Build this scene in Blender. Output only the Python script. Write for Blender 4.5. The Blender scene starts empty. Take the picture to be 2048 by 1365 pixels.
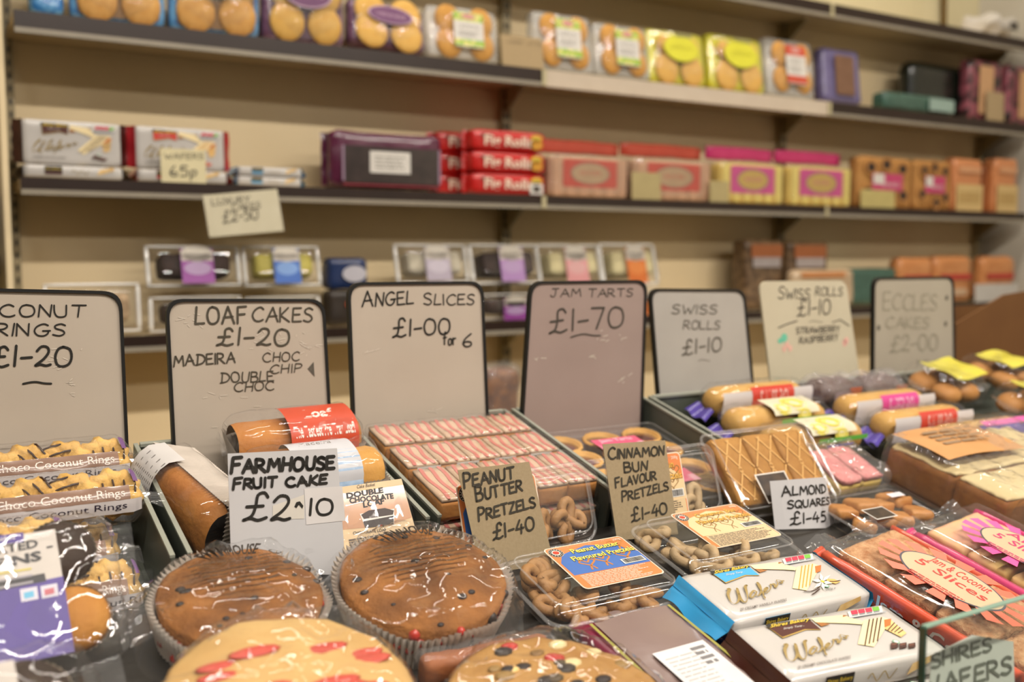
import bpy, bmesh, math, random
from mathutils import Vector, Matrix, Euler, noise
random.seed(7)
R = math.radians
scene = bpy.context.scene
COL = scene.collection
CZ = 1.45                                    # height of the eye above the floor

# ------------------------------------------------------------------ camera
F_PX, CX, CY, HOR, VPX = 2000.0, 1024.0, 682.5, 510.0, 4350.0
PITCH = math.atan((CY - HOR) / F_PX)
YAW = math.atan((VPX - CX) / math.hypot(F_PX, CY - HOR))      # between the view and the shelf direction (+X)
fh = Vector((math.cos(YAW), math.sin(YAW), 0)); UP = Vector((0, 0, 1))
CR = Vector((math.sin(YAW), -math.cos(YAW), 0))
CF = fh * math.cos(PITCH) - UP * math.sin(PITCH)
CU = UP * math.cos(PITCH) + fh * math.sin(PITCH)
EYE = Vector((0, 0, CZ))
cam_data = bpy.data.cameras.new('camera'); cam = bpy.data.objects.new('camera', cam_data); COL.objects.link(cam)
cam.matrix_world = Matrix(((CR.x, CU.x, -CF.x, 0), (CR.y, CU.y, -CF.y, 0), (CR.z, CU.z, -CF.z, CZ), (0, 0, 0, 1)))
cam_data.sensor_width = 36.0; cam_data.lens = F_PX / 2048 * 36.0
cam_data.clip_start = 0.05; cam_data.clip_end = 60
cam_data.dof.use_dof = True; cam_data.dof.focus_distance = 1.12; cam_data.dof.aperture_fstop = 3.0
scene.camera = cam

# ------------------------------------------------------------------ light and exposure
scene.view_settings.view_transform = 'Standard'; scene.view_settings.look = 'None'
scene.view_settings.gamma = 1.0; scene.view_settings.use_curve_mapping = False
scene.view_settings.exposure = 0.08
scene.cycles.use_denoising = True
scene.cycles.max_bounces = 12; scene.cycles.transparent_max_bounces = 28; scene.cycles.use_adaptive_sampling = True; scene.cycles.adaptive_threshold = 0.02
scene.cycles.transmission_bounces = 8; scene.cycles.glossy_bounces = 4; scene.cycles.diffuse_bounces = 3
scene.cycles.caustics_reflective = False; scene.cycles.caustics_refractive = False
scene.cycles.sample_clamp_indirect = 6.0
world = bpy.data.worlds.new('hall_air'); scene.world = world; world.use_nodes = True
bg = world.node_tree.nodes['Background']; bg.inputs[0].default_value = (1.0, 0.88, 0.74, 1); bg.inputs[1].default_value = 0.04
CEIL = 3.55
LAMPS = [(0.3, -0.6, 1.5, 66), (2.2, -0.6, 1.5, 66), (-1.6, -0.6, 1.5, 34), (0.5, 1.66, 1.5, 18), (2.5, 1.66, 1.5, 18), (0.6, -2.6, 1.5, 62), (2.6, -2.6, 1.5, 50)]   # x, y, length, watts of the fluorescent battens; rear pair added to brighten the shelves
def area_lamp(x, y, ln, power=34):
    l = bpy.data.lights.new('tube_light', 'AREA'); l.shape = 'RECTANGLE'; l.size = ln; l.size_y = 0.10
    l.energy = power; l.color = (1.0, 0.92, 0.825)
    o = bpy.data.objects.new('tube_light', l); COL.objects.link(o); o.location = (x, y, CEIL - 0.11); return o
for a in LAMPS: area_lamp(*a)

# ------------------------------------------------------------------ pixel -> place
def ray(px, py): return (CF + CR * ((px - CX) / F_PX) - CU * ((py - CY) / F_PX))
def atY(px, py, Y):
    d = ray(px, py); return EYE + d * (Y / d.y)
def atZ(px, py, z):
    return EYE + ray(px, py) * z
SLOPE = 0.25; TILT = math.atan(SLOPE)
def base_z(Y): return CZ - 0.42 + SLOPE * (Y - 0.85)              # the sloping counter top
def at(px, py, h=0.0):                                          # on the sloping counter, h above it
    d = ray(px, py); c = CZ - 0.42 - SLOPE * 0.85 + h
    t = (c - CZ) / (d.z - SLOPE * d.y); return EYE + d * t
def depth(p): return (p - EYE).dot(CF)

# ------------------------------------------------------------------ materials
MATS = {}
def lin(c):
    if isinstance(c, str): c = tuple(int(c[i:i + 2], 16) / 255 for i in (0, 2, 4))
    return tuple(((x / 12.92) if x <= 0.04045 else ((x + 0.055) / 1.055) ** 2.4) for x in c) + (1,)
def mat(name, c1, c2=None, rough=0.5, scale=40, bump=0.0, bscale=None, spec=0.4, metal=0, detail=4, coat=0, sharp=0.5, tc='Object', sss=0, alpha=None):
    """principled with a noise colour mix and noise bump"""
    if name in MATS: return MATS[name]
    m = bpy.data.materials.new(name); m.use_nodes = True; nt = m.node_tree; N = nt.nodes; L = nt.links
    b = N['Principled BSDF']; b.inputs['Roughness'].default_value = rough; b.inputs['Specular IOR Level'].default_value = spec
    b.inputs['Metallic'].default_value = metal; b.inputs['Coat Weight'].default_value = coat; b.inputs['Coat Roughness'].default_value = 0.08
    t = N.new('ShaderNodeTexCoord'); nz = N.new('ShaderNodeTexNoise'); nz.inputs['Scale'].default_value = scale; nz.inputs['Detail'].default_value = detail
    L.new(t.outputs[tc], nz.inputs['Vector'])
    r = N.new('ShaderNodeValToRGB'); r.color_ramp.elements[0].color = lin(c1); r.color_ramp.elements[1].color = lin(c2 or c1)
    w = 0.5 * (1 - sharp); r.color_ramp.elements[0].position = 0.5 - max(w, .02); r.color_ramp.elements[1].position = 0.5 + max(w, .02)
    if c2 is None:
        k = lin(c1); r.color_ramp.elements[1].color = tuple(min(1, x * 1.08) for x in k[:3]) + (1,); r.color_ramp.elements[0].color = tuple(x * .94 for x in k[:3]) + (1,)
    L.new(nz.outputs['Fac'], r.inputs[0]); L.new(r.outputs[0], b.inputs['Base Color'])
    if bump:
        n2 = N.new('ShaderNodeTexNoise'); n2.inputs['Scale'].default_value = bscale or scale; n2.inputs['Detail'].default_value = 5
        L.new(t.outputs[tc], n2.inputs['Vector'])
        bp = N.new('ShaderNodeBump'); bp.inputs['Strength'].default_value = bump; bp.inputs['Distance'].default_value = 0.004
        L.new(n2.outputs['Fac'], bp.inputs['Height']); L.new(bp.outputs[0], b.inputs['Normal'])
    MATS[name] = m; return m
def film(name, tint=(1, 1, 1), haze=0.03, rough=0.07, bscale=28, bump=0.5, hcol=(.9, .9, .9), ior=1.5, fold=0.5):
    """crinkly clear packaging film: transparent + sharp reflections, a little milky haze"""
    if name in MATS: return MATS[name]
    m = bpy.data.materials.new(name); m.use_nodes = True; nt = m.node_tree; N = nt.nodes; L = nt.links
    N.remove(N['Principled BSDF']); out = N['Material Output']
    t = N.new('ShaderNodeTexCoord'); nz = N.new('ShaderNodeTexNoise'); nz.inputs['Scale'].default_value = bscale; nz.inputs['Detail'].default_value = 2
    vo = N.new('ShaderNodeTexVoronoi'); vo.feature = 'DISTANCE_TO_EDGE'; vo.inputs['Scale'].default_value = bscale * .7
    mx = N.new('ShaderNodeVectorMath'); mx.operation = 'MULTIPLY_ADD'; mx.inputs[1].default_value = (.03,) * 3
    L.new(t.outputs['Object'], nz.inputs['Vector']); L.new(nz.outputs['Color'], mx.inputs[0]); L.new(t.outputs['Object'], mx.inputs[2]); L.new(mx.outputs[0], vo.inputs['Vector'])
    mr = N.new('ShaderNodeMapRange'); mr.inputs[1].default_value = 0; mr.inputs[2].default_value = .12; L.new(vo.outputs['Distance'], mr.inputs[0])
    ad = N.new('ShaderNodeMath'); ad.operation = 'MULTIPLY_ADD'; ad.inputs[1].default_value = -fold * .3; L.new(mr.outputs[0], ad.inputs[0])
    n3 = N.new('ShaderNodeMath'); n3.operation = 'MULTIPLY'; n3.inputs[1].default_value = .45; L.new(nz.outputs['Fac'], n3.inputs[0]); L.new(n3.outputs[0], ad.inputs[2])
    bp = N.new('ShaderNodeBump'); bp.inputs['Strength'].default_value = bump; bp.inputs['Distance'].default_value = 0.01; L.new(ad.outputs[0], bp.inputs['Height'])
    lw = N.new('ShaderNodeLayerWeight'); L.new(bp.outputs[0], lw.inputs['Normal']); f0 = ((ior - 1) / (ior + 1)) ** 2 * 1.0
    p5 = N.new('ShaderNodeMath'); p5.operation = 'POWER'; p5.inputs[1].default_value = 5; L.new(lw.outputs['Facing'], p5.inputs[0])
    fr = N.new('ShaderNodeMath'); fr.operation = 'MULTIPLY_ADD'; fr.inputs[1].default_value = .8 - f0; fr.inputs[2].default_value = f0; L.new(p5.outputs[0], fr.inputs[0])
    tr = N.new('ShaderNodeBsdfTransparent'); tr.inputs[0].default_value = tuple(tint) + (1,)
    gl = N.new('ShaderNodeBsdfGlossy'); gl.inputs['Roughness'].default_value = rough; L.new(bp.outputs[0], gl.inputs['Normal'])
    df = N.new('ShaderNodeBsdfDiffuse'); df.inputs[0].default_value = tuple(hcol) + (1,)
    m1 = N.new('ShaderNodeMixShader'); m1.inputs[0].default_value = haze; L.new(tr.outputs[0], m1.inputs[1]); L.new(df.outputs[0], m1.inputs[2])
    m2 = N.new('ShaderNodeMixShader'); L.new(fr.outputs[0], m2.inputs[0]); L.new(m1.outputs[0], m2.inputs[1]); L.new(gl.outputs[0], m2.inputs[2])
    L.new(m2.outputs[0], out.inputs['Surface']); MATS[name] = m; return m
def flat(hexc, rough=0.45, coat=0):
    return mat('ink_' + hexc + ('_gloss' if coat else ''), hexc, None, rough=rough, scale=25, coat=coat)
def gloss(hexc): return flat(hexc, 0.35, 0.6)

# ------------------------------------------------------------------ mesh builder
class MB:
    def __init__(s): s.v = []; s.f = []; s.m = []; s.s = []; s.mats = []
    def mi(s, m):
        if m not in s.mats: s.mats.append(m)
        return s.mats.index(m)
    def add(s, vs, fs, m, smooth=False, M=None):
        k = len(s.v); i = s.mi(m)
        s.v += [tuple(M @ Vector(p)) if M is not None else tuple(p) for p in vs]
        for f in fs: s.f.append([k + j for j in f]); s.m.append(i); s.s.append(smooth)
        return s
    def box(s, a, b, m, M=None):
        (x0, y0, z0), (x1, y1, z1) = a, b
        vs = [(x0, y0, z0), (x1, y0, z0), (x1, y1, z0), (x0, y1, z0), (x0, y0, z1), (x1, y0, z1), (x1, y1, z1), (x0, y1, z1)]
        return s.add(vs, [(0, 3, 2, 1), (4, 5, 6, 7), (0, 1, 5, 4), (1, 2, 6, 5), (2, 3, 7, 6), (3, 0, 4, 7)], m, M=M)
    def prism(s, pts, z0, z1, m, M=None, smooth=False):
        n = len(pts); vs = [(x, y, z0) for x, y in pts] + [(x, y, z1) for x, y in pts]
        fs = [tuple(range(n))[::-1], tuple(range(n, 2 * n))] + [(i, (i + 1) % n, n + (i + 1) % n, n + i) for i in range(n)]
        return s.add(vs, fs, m, smooth, M)
    def soft(s, size, m, r=0.5, n=(10, 10, 6), fn=None, c=(0, 0, 0), M=None, ex=None):
        """box whose surface is pulled to a rounded shape; fn(p)->p bends it. r = corner radius"""
        hx, hy, hz = (q / 2 for q in size); rr = min(r, hx, hy, hz)
        vs = []; idx = {}; fs = []
        def V(i, j, k):
            key = (i, j, k)
            if key not in idx:
                def st(a, nn, h):
                    t = a / nn * 2 - 1; return math.copysign(abs(t) ** .75, t) * h
                p = Vector((st(i, n[0], hx), st(j, n[1], hy), st(k, n[2], hz)))
                q = Vector((max(-hx + rr, min(hx - rr, p.x)), max(-hy + rr, min(hy - rr, p.y)), max(-hz + rr, min(hz - rr, p.z))))
                d = p - q
                if d.length > 1e-9: p = q + d.normalized() * rr
                p = p + Vector(c)
                if fn: p = fn(p)
                idx[key] = len(vs); vs.append(p)
            return idx[key]
        A, B, C = n
        for i in range(A):
            for j in range(B):
                fs.append((V(i, j, 0), V(i, j + 1, 0), V(i + 1, j + 1, 0), V(i + 1, j, 0)))
                fs.append((V(i, j, C), V(i + 1, j, C), V(i + 1, j + 1, C), V(i, j + 1, C)))
        for i in range(A):
            for k in range(C):
                fs.append((V(i, 0, k), V(i + 1, 0, k), V(i + 1, 0, k + 1), V(i, 0, k + 1)))
                fs.append((V(i, B, k), V(i, B, k + 1), V(i + 1, B, k + 1), V(i + 1, B, k)))
        for j in range(B):
            for k in range(C):
                fs.append((V(0, j, k), V(0, j, k + 1), V(0, j + 1, k + 1), V(0, j + 1, k)))
                fs.append((V(A, j, k), V(A, j + 1, k), V(A, j + 1, k + 1), V(A, j, k + 1)))
        return s.add(vs, fs, m, True, M)
    def tube(s, path, r, m, n=8, closed=False, M=None):
        P = [Vector(p) for p in path]; k = len(P); vs = []; fs = []
        for i, p in enumerate(P):
            a = P[(i - 1) % k] if closed or i else P[0]; b = P[(i + 1) % k] if closed or i < k - 1 else P[-1]
            t = (b - a).normalized(); e = Vector((0, 0, 1)) if abs(t.z) < .9 else Vector((1, 0, 0))
            u = t.cross(e).normalized(); w = u.cross(t)
            rr = r(i / (k - 1)) if callable(r) else r
            vs += [p + (u * math.cos(q) + w * math.sin(q)) * rr for q in (2 * math.pi * j / n for j in range(n))]
        for i in range(k if closed else k - 1):
            for j in range(n):
                a = i * n + j; b = i * n + (j + 1) % n; c = ((i + 1) % k) * n
                fs.append((a, b, c + (j + 1) % n, c + j))
        if not closed: fs += [tuple(range(n))[::-1], tuple(range((k - 1) * n, k * n))]
        return s.add(vs, fs, m, True, M)
    def lathe(s, prof, m, n=32, M=None, fn=None, close=True):
        vs = []; fs = []
        for (r, z) in prof:
            for j in range(n):
                a = 2 * math.pi * j / n; p = Vector((r * math.cos(a), r * math.sin(a), z)); vs.append(fn(p, a) if fn else p)
        for i in range(len(prof) - 1):
            for j in range(n):
                a = i * n + j; b = i * n + (j + 1) % n; fs.append((a, b, b + n, a + n))
        if close: fs += [tuple(range(n))[::-1], tuple(range((len(prof) - 1) * n, len(prof) * n))]
        return s.add(vs, fs, m, True, M)
    def grid(s, nx, ny, fn, m, smooth=True, M=None):
        vs = [fn(i / nx, j / ny) for j in range(ny + 1) for i in range(nx + 1)]
        fs = [(j * (nx + 1) + i, j * (nx + 1) + i + 1, (j + 1) * (nx + 1) + i + 1, (j + 1) * (nx + 1) + i) for j in range(ny) for i in range(nx)]
        return s.add(vs, fs, m, smooth, M)
    def ball(s, c, r, m, n=10, sq=(1, 1, 1), fn=None):
        vs = []; fs = []; h = n // 2 + 1
        for i in range(h + 1):
            a = math.pi * i / h
            for j in range(n):
                b = 2 * math.pi * j / n
                p = Vector((math.sin(a) * math.cos(b) * sq[0], math.sin(a) * math.sin(b) * sq[1], math.cos(a) * sq[2])) * r
                if fn: p = fn(p)
                vs.append(p + Vector(c))
        for i in range(h):
            for j in range(n):
                fs.append((i * n + j, (i + 1) * n + j, (i + 1) * n + (j + 1) % n, i * n + (j + 1) % n))
        return s.add(vs, fs, m, True)
    def build(s, name, parent=None, M=None):
        me = bpy.data.meshes.new(name); me.from_pydata(s.v, [], s.f)
        for m in s.mats: me.materials.append(m)
        me.polygons.foreach_set('material_index', s.m); me.polygons.foreach_set('use_smooth', s.s); me.update()
        o = bpy.data.objects.new(name, me); COL.objects.link(o)
        if parent is not None: o.parent = parent
        if M is not None: o.matrix_local = M
        return o

# ------------------------------------------------------------------ things
def tag(o, label, cat, group=None):
    o['label'] = label; o['category'] = cat
    if group: o['group'] = group
    return o
def thing(name, label, cat, group=None):
    o = bpy.data.objects.new(name, None); COL.objects.link(o); o.empty_display_size = .02
    return tag(o, label, cat, group)
def struct(mb, name):
    o = mb.build(name); o['kind'] = 'structure'; return o
def put(o, loc, rx=0, ry=0, rz=0, tilt=0):
    M = Matrix.Rotation(tilt, 4, 'X') @ Matrix.Rotation(R(rz), 4, 'Z') @ Matrix.Rotation(R(rx), 4, 'X') @ Matrix.Rotation(R(ry), 4, 'Y')
    o.matrix_world = Matrix.Translation(Vector(loc)) @ M; return o
LAID = []
def lay(o, loc, rz=0, rx=0, ry=0): LAID.append(o); return put(o, loc, rx, ry, rz, TILT)
def dup(root, label, group=None):
    r = root.copy(); COL.objects.link(r); r['label'] = label
    if group: r['group'] = group
    for ch in root.children:
        c = ch.copy(); COL.objects.link(c); c.parent = r
        for g in ch.children:
            d = g.copy(); COL.objects.link(d); d.parent = c
    return r

# ------------------------------------------------------------------ flat artwork on faces
class Face:
    """drawing board on a face: (x, y, level) -> local point"""
    def __init__(s, o, u, v, lift=0.00025, quad=None, rect=None, fn=None, base=0.0004):
        s.o, s.u, s.v = Vector(o), Vector(u).normalized(), Vector(v).normalized(); s.n = s.u.cross(s.v); s.lift = lift; s.fn = fn; s.base = base; s.H = None
        if quad: s.fit(quad, rect)
    def __call__(s, x, y, l=0):
        if s.fn: return s.fn(x, y, s.base + l * s.lift)
        return s.o + s.u * x + s.v * y + s.n * (s.base + l * s.lift)
    def fit(s, quad, rect):
        """photo corners (left-bottom, right-bottom, right-top, left-top) <-> face rectangle"""
        x0, y0, x1, y1 = rect; dst = [(x0, y0), (x1, y0), (x1, y1), (x0, y1)]
        A = []
        for (px, py), (X, Y) in zip(quad, dst):
            A.append([px, py, 1, 0, 0, 0, -X * px, -X * py, X]); A.append([0, 0, 0, px, py, 1, -Y * px, -Y * py, Y])
        n = 8
        for i in range(n):
            k = max(range(i, n), key=lambda q: abs(A[q][i])); A[i], A[k] = A[k], A[i]
            for j in range(n):
                if j != i:
                    w = A[j][i] / A[i][i]
                    if w: A[j] = [a - w * b for a, b in zip(A[j], A[i])]
        s.H = [A[i][8] / A[i][i] for i in range(n)] + [1.0]
        return s
    def px(s, x, y):
        h = s.H; w = h[6] * x + h[7] * y + 1
        return ((h[0] * x + h[1] * y + h[2]) / w, (h[3] * x + h[4] * y + h[5]) / w)
class Plane2px:
    """photo pixel -> local (x, z) of an object whose front is its local y = y0 plane (or z = z0 with top=True)"""
    def __init__(s, o, y0=0.0, top=False):
        s.M = o.matrix_world.copy(); s.Mi = s.M.inverted(); s.y0 = y0; s.top = top
    def __call__(s, px, py):
        e = s.Mi @ EYE; d = s.Mi.to_3x3() @ ray(px, py)
        if s.top: t = (s.y0 - e.z) / d.z; q = e + d * t; return (q.x, q.y)
        t = (s.y0 - e.y) / d.y; q = e + d * t; return (q.x, q.z)
def poly(mb, fr, pts, m, l=1):
    mb.add([fr(x, y, l) for x, y in pts], [tuple(range(len(pts)))], m)
def rect(mb, fr, x, y, w, h, m, l=1, r=0.0, seg=1):
    """centred rectangle; seg>1 follows a curved face"""
    if seg > 1:
        mb.grid(seg, seg, lambda a, b: fr(x - w / 2 + w * a, y - h / 2 + h * b, l), m); return
    if r <= 0: poly(mb, fr, [(x - w / 2, y - h / 2), (x + w / 2, y - h / 2), (x + w / 2, y + h / 2), (x - w / 2, y + h / 2)], m, l); return
    poly(mb, fr, rrect(x, y, w, h, r), m, l)
def rrect(x, y, w, h, r, k=5):
    pts = []
    for cx, cy, a0 in ((x + w / 2 - r, y + h / 2 - r, 0), (x - w / 2 + r, y + h / 2 - r, 90), (x - w / 2 + r, y - h / 2 + r, 180), (x + w / 2 - r, y - h / 2 + r, 270)):
        pts += [(cx + r * math.cos(R(a0 + 90 * i / k)), cy + r * math.sin(R(a0 + 90 * i / k))) for i in range(k + 1)]
    return pts
def ell(mb, fr, x, y, a, b, m, l=1, n=28, rot=0):
    c, s_ = math.cos(R(rot)), math.sin(R(rot))
    poly(mb, fr, [(x + a * math.cos(t) * c - b * math.sin(t) * s_, y + a * math.cos(t) * s_ + b * math.sin(t) * c) for t in (2 * math.pi * i / n for i in range(n))], m, l)
_TX = {}
def glyphs(txt, bold=0.0, shear=0.0):
    k = (txt, bold, shear)
    if k not in _TX:
        c = bpy.data.curves.new('t', 'FONT'); c.body = txt; c.size = 1; c.offset = bold; c.shear = shear; c.resolution_u = 2; c.fill_mode = 'FRONT'
        o = bpy.data.objects.new('t', c); me = bpy.data.meshes.new_from_object(o)
        vs = [(v.co.x, v.co.y) for v in me.vertices]; fs = [tuple(p.vertices) for p in me.polygons]
        bpy.data.objects.remove(o); bpy.data.curves.remove(c); bpy.data.meshes.remove(me)
        x0 = min(v[0] for v in vs); x1 = max(v[0] for v in vs)
        _TX[k] = ([((x - x0), y) for x, y in vs], fs, x1 - x0)
    return _TX[k]
def text(mb, fr, txt, x, y, h, m, l=2, w=None, bold=0.0, shear=0.0, align='C', ang=0):
    """printed text, baseline-centre at (x, y), cap height h, optional fitted width w"""
    vs, fs, W = glyphs(txt, bold, shear); sy = h / 0.70; sx = (w / W) if w else sy
    off = {'C': -W * sx / 2, 'L': 0, 'R': -W * sx}[align]; c, s_ = math.cos(R(ang)), math.sin(R(ang))
    P = [(off + a * sx, b * sy) for a, b in vs]
    mb.add([fr(x + a * c - b * s_, y + a * s_ + b * c, l) for a, b in P], fs, m)
def textpx(mb, fr, txt, a, b, hpx, m, l=2, bold=0.0, shear=0.0, px=None):
    """printed text with its baseline between photo pixels a and b; cap height hpx"""
    f = px or fr.px; A, B = Vector(f(*a)), Vector(f(*b)); mid = ((a[0] + b[0]) / 2, (a[1] + b[1]) / 2)
    U = Vector(f(mid[0], mid[1] - hpx)) - Vector(f(*mid)); vs, fs, W = glyphs(txt, bold, shear)
    P = [A + (B - A) * (x / W) + U * (y / .70) for x, y in vs]
    mb.add([fr(p.x, p.y, l) for p in P], fs, m)
def lines(mb, fr, x, y, w, h, n, m, l=2, fill=0.55, rag=0.25, seed=1):
    """rows of small print: word-long dashes"""
    rd = random.Random(seed)
    for i in range(n):
        yy = y + h / 2 - (i + .5) * h / n; cx = x - w / 2; end = x + w / 2 - rd.random() * rag * w
        while cx < end:
            ww = min(end - cx, h / n * rd.uniform(.8, 3.2)); rect(mb, fr, cx + ww / 2, yy, ww, h / n * fill, m, l); cx += ww + h / n * .35
def barcode(mb, fr, x, y, w, h, l=2, seed=3):
    rect(mb, fr, x, y, w * 1.15, h * 1.25, flat('d9d6d0'), l); rd = random.Random(seed); cx = x - w / 2
    while cx < x + w / 2:
        ww = rd.choice((.015, .025, .04)) * w; rect(mb, fr, cx + ww / 2, y, ww, h, flat('1c1a1a'), l + 1); cx += ww + rd.choice((.02, .03)) * w
def catmull(P, k=7):
    out = []
    for i in range(len(P) - 1):
        p0 = P[max(i - 1, 0)]; p1 = P[i]; p2 = P[i + 1]; p3 = P[min(i + 2, len(P) - 1)]
        for j in range(k):
            t = j / k
            out.append(tuple(.5 * ((2 * b) + (-a + c) * t + (2 * a - 5 * b + 4 * c - d) * t * t + (-a + 3 * b - 3 * c + d) * t ** 3) for a, b, c, d in zip(p0, p1, p2, p3)))
    out.append(tuple(P[-1])); return out
def stroke(mb, fr, P, wd, m, l=2):
    """felt-pen line: ribbon with round joins"""
    k = 6
    for i, p in enumerate(P):
        w = (wd(i / max(1, len(P) - 1)) if callable(wd) else wd) / 2
        if i < len(P) - 1:
            q = P[i + 1]; w2 = (wd((i + 1) / max(1, len(P) - 1)) if callable(wd) else wd) / 2
            dx, dy = q[0] - p[0], q[1] - p[1]; L_ = math.hypot(dx, dy) or 1e-9; nx, ny = -dy / L_, dx / L_
            mb.add([fr(p[0] - nx * w, p[1] - ny * w, l), fr(q[0] - nx * w2, q[1] - ny * w2, l), fr(q[0] + nx * w2, q[1] + ny * w2, l), fr(p[0] + nx * w, p[1] + ny * w, l)], [(0, 1, 2, 3)], m)
        if i in (0, len(P) - 1) or i % 2 == 0 or len(P) < 5: poly(mb, fr, [(p[0] + w * math.cos(2 * math.pi * j / k), p[1] + w * math.sin(2 * math.pi * j / k)) for j in range(k)], m, l + .12)
_O = '~.3,1 .1,.88 0,.5 .1,.1 .32,0 .56,.14 .64,.5 .54,.88 .27,1'
GL = {'A': (.68, '0,0 .33,1 .68,0;.1,.36 .6,.4'), 'B': (.55, '0,0 .02,1;~.02,1 .42,.95 .45,.7 .3,.55 .05,.52;~.05,.52 .45,.5 .55,.25 .4,.03 0,0'),
      'C': (.62, '~.6,.85 .4,1 .12,.8 0,.42 .15,.08 .4,0 .62,.12'), 'D': (.64, '.05,0 .07,1;~-.04,1 .4,.92 .64,.55 .45,.15 -.06,0'),
      'E': (.5, '.5,1 .03,.98 0,.02 .52,.04;.02,.52 .42,.54'), 'F': (.5, '0,0 .04,.97 .52,1;.03,.52 .42,.55'),
      'G': (.64, '~.58,.88 .38,1 .1,.78 0,.4 .14,.06 .4,0 .58,.2 .6,.42;.36,.42 .68,.44'), 'H': (.55, '0,0 .03,1;.52,0 .55,1;.02,.5 .54,.52'),
      'I': (.06, '.02,0 .04,1'), 'J': (.6, '~.38,1 .38,.4 .3,.05 .12,0 0,.2;.12,1 .62,1'), 'K': (.54, '0,0 .03,1;.5,1 .04,.45 .55,0'),
      'L': (.48, '.05,1 0,.02 .48,.05'), 'M': (.76, '0,0 .1,1 .38,.35 .66,1 .76,0'), 'N': (.56, '0,0 .04,1 .5,.02 .55,1'), 'O': (.64, _O),
      'P': (.5, '0,0 .03,1;~.03,1 .4,.95 .5,.72 .35,.5 .03,.45'), 'Q': (.66, _O + ';.38,.25 .66,-.08'), 'R': (.56, '0,0 .03,1;~.03,1 .4,.95 .5,.72 .35,.52 .05,.46;.16,.48 .57,0'),
      'S': (.5, '~.5,.88 .3,1 .06,.85 .1,.62 .4,.45 .5,.2 .3,0 0,.1'), 'T': (.62, '0,1 .62,1;.32,1 .3,0'), 'U': (.55, '~0,1 0,.4 .1,.06 .3,0 .48,.12 .52,.5 .54,1'),
      'V': (.58, '0,1 .28,0 .58,1'), 'W': (.8, '0,1 .18,0 .38,.65 .58,0 .8,1'), 'X': (.56, '0,0 .56,1;.02,1 .54,0'), 'Y': (.56, '0,1 .28,.5 .56,1;.28,.5 .26,0'), 'Z': (.55, '0,1 .52,1 0,0 .55,.02'),
      '0': (.64, _O), '1': (.14, '.06,0 .1,1'), '2': (.56, '~.03,.75 .2,.98 .42,.95 .48,.7 .3,.35 0,.03 .2,.08 .4,.02 .58,.08'), '4': (.58, '.3,1 0,.35 .58,.38;.42,.65 .38,0'),
      '5': (.52, '.52,1 .14,1 .08,.58;~.08,.58 .35,.62 .52,.38 .4,.06 .03,.02'), '6': (.44, '~.35,1 .12,.65 .02,.25 .2,0 .42,.12 .38,.36 .15,.38 .03,.22'), '7': (.52, '0,1 .52,.98 .2,0'),
      '£': (.66, '~.62,.84 .5,1 .32,.9 .3,.5 .22,.15 0,0 .2,.07 .42,0 .66,.1;.04,.48 .52,.52'), '-': (.4, '0,.42 .4,.46'), '.': (.06, '.02,.4 .06,.42'), ',': (.1, '.05,.05 0,-.1'),
      '~': (1., '~0,0 .22,.3 .45,.42 .75,.12 1,.05'), ' ': (.3, ''), 'f': (.34, '~.34,.85 .2,.95 .14,.7 .12,0;0,.5 .32,.55'), 'o': (.34, '~.17,.5 .02,.4 .02,.1 .17,0 .32,.12 .32,.4 .17,.5'), 'r': (.3, '.02,.5 .04,0;~.04,.3 .14,.46 .3,.48'), 'p': (.34, '.02,.55 .0,-.45;~.02,.5 .25,.55 .36,.3 .2,.02 .02,.06'),
      '!': (.06, '.03,.3 .04,1;.03,0 .03,.03'), '&': (.6, '~.6,0 .1,.7 .25,1 .4,.8 .05,.25 .2,0 .42,.05 .58,.4')}
def hand(mb, fr, txt, A, B, U, m, wd, l=2, seed=0, gap=.17, caps=None):
    """hand lettering from A to B (local 2D) with up vector U (cap height)"""
    rd = random.Random(seed + len(txt) * 7); A, B, U = Vector(A), Vector(B), Vector(U); x = 0; items = []
    for i, ch in enumerate(txt):
        w, d = GL[ch]; k = 1.0
        if caps and (i == 0 or txt[i - 1] == ' '): k = caps
        items.append((x, k, d)); x += w * (k * .5 + .5) + gap
    W = x - gap; D = (B - A)
    for x, k, d in items:
        jx, jy, sl = rd.uniform(-.02, .02), rd.uniform(-.035, .035), rd.uniform(-.05, .08)
        for st in d.split(';'):
            if not st: continue
            P = [tuple(float(q) for q in p.split(',')) for p in st.lstrip('~').split()]
            if st[0] == '~': P = catmull(P, 6)
            Q = []
            for a, b in P:
                a2 = x + a * (k * .5 + .5) + jx + sl * b; b2 = b * k + jy
                q = A + D * (a2 / W) + U * b2; Q.append((q.x, q.y))
            stroke(mb, fr, Q, wd, m, l)
def handpx(mb, fr, f, rows, m, wpx=None, seed=0):
    """rows: (text, baseline start px, baseline end px, cap height px[, caps, width])"""
    for i, r in enumerate(rows):
        t, a, b, h = r[:4]; caps = r[4] if len(r) > 4 else None
        A, B = f(*a), f(*b); mid = ((a[0] + b[0]) / 2, (a[1] + b[1]) / 2)
        M0, M1 = Vector(f(*mid)), Vector(f(mid[0], mid[1] - h)); U = M1 - M0; dn = Vector((B[0] - A[0], B[1] - A[1])); 
        if dn.length > 0:
            pn = Vector((-dn.y, dn.x)).normalized(); U = (pn * U.dot(pn)) * .8 + U * .2
        w = (r[5] if len(r) > 5 else wpx) or h * .13
        hand(mb, fr, t, A, B, U, m, w * U.length / h, seed=seed + i, caps=caps)
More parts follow.
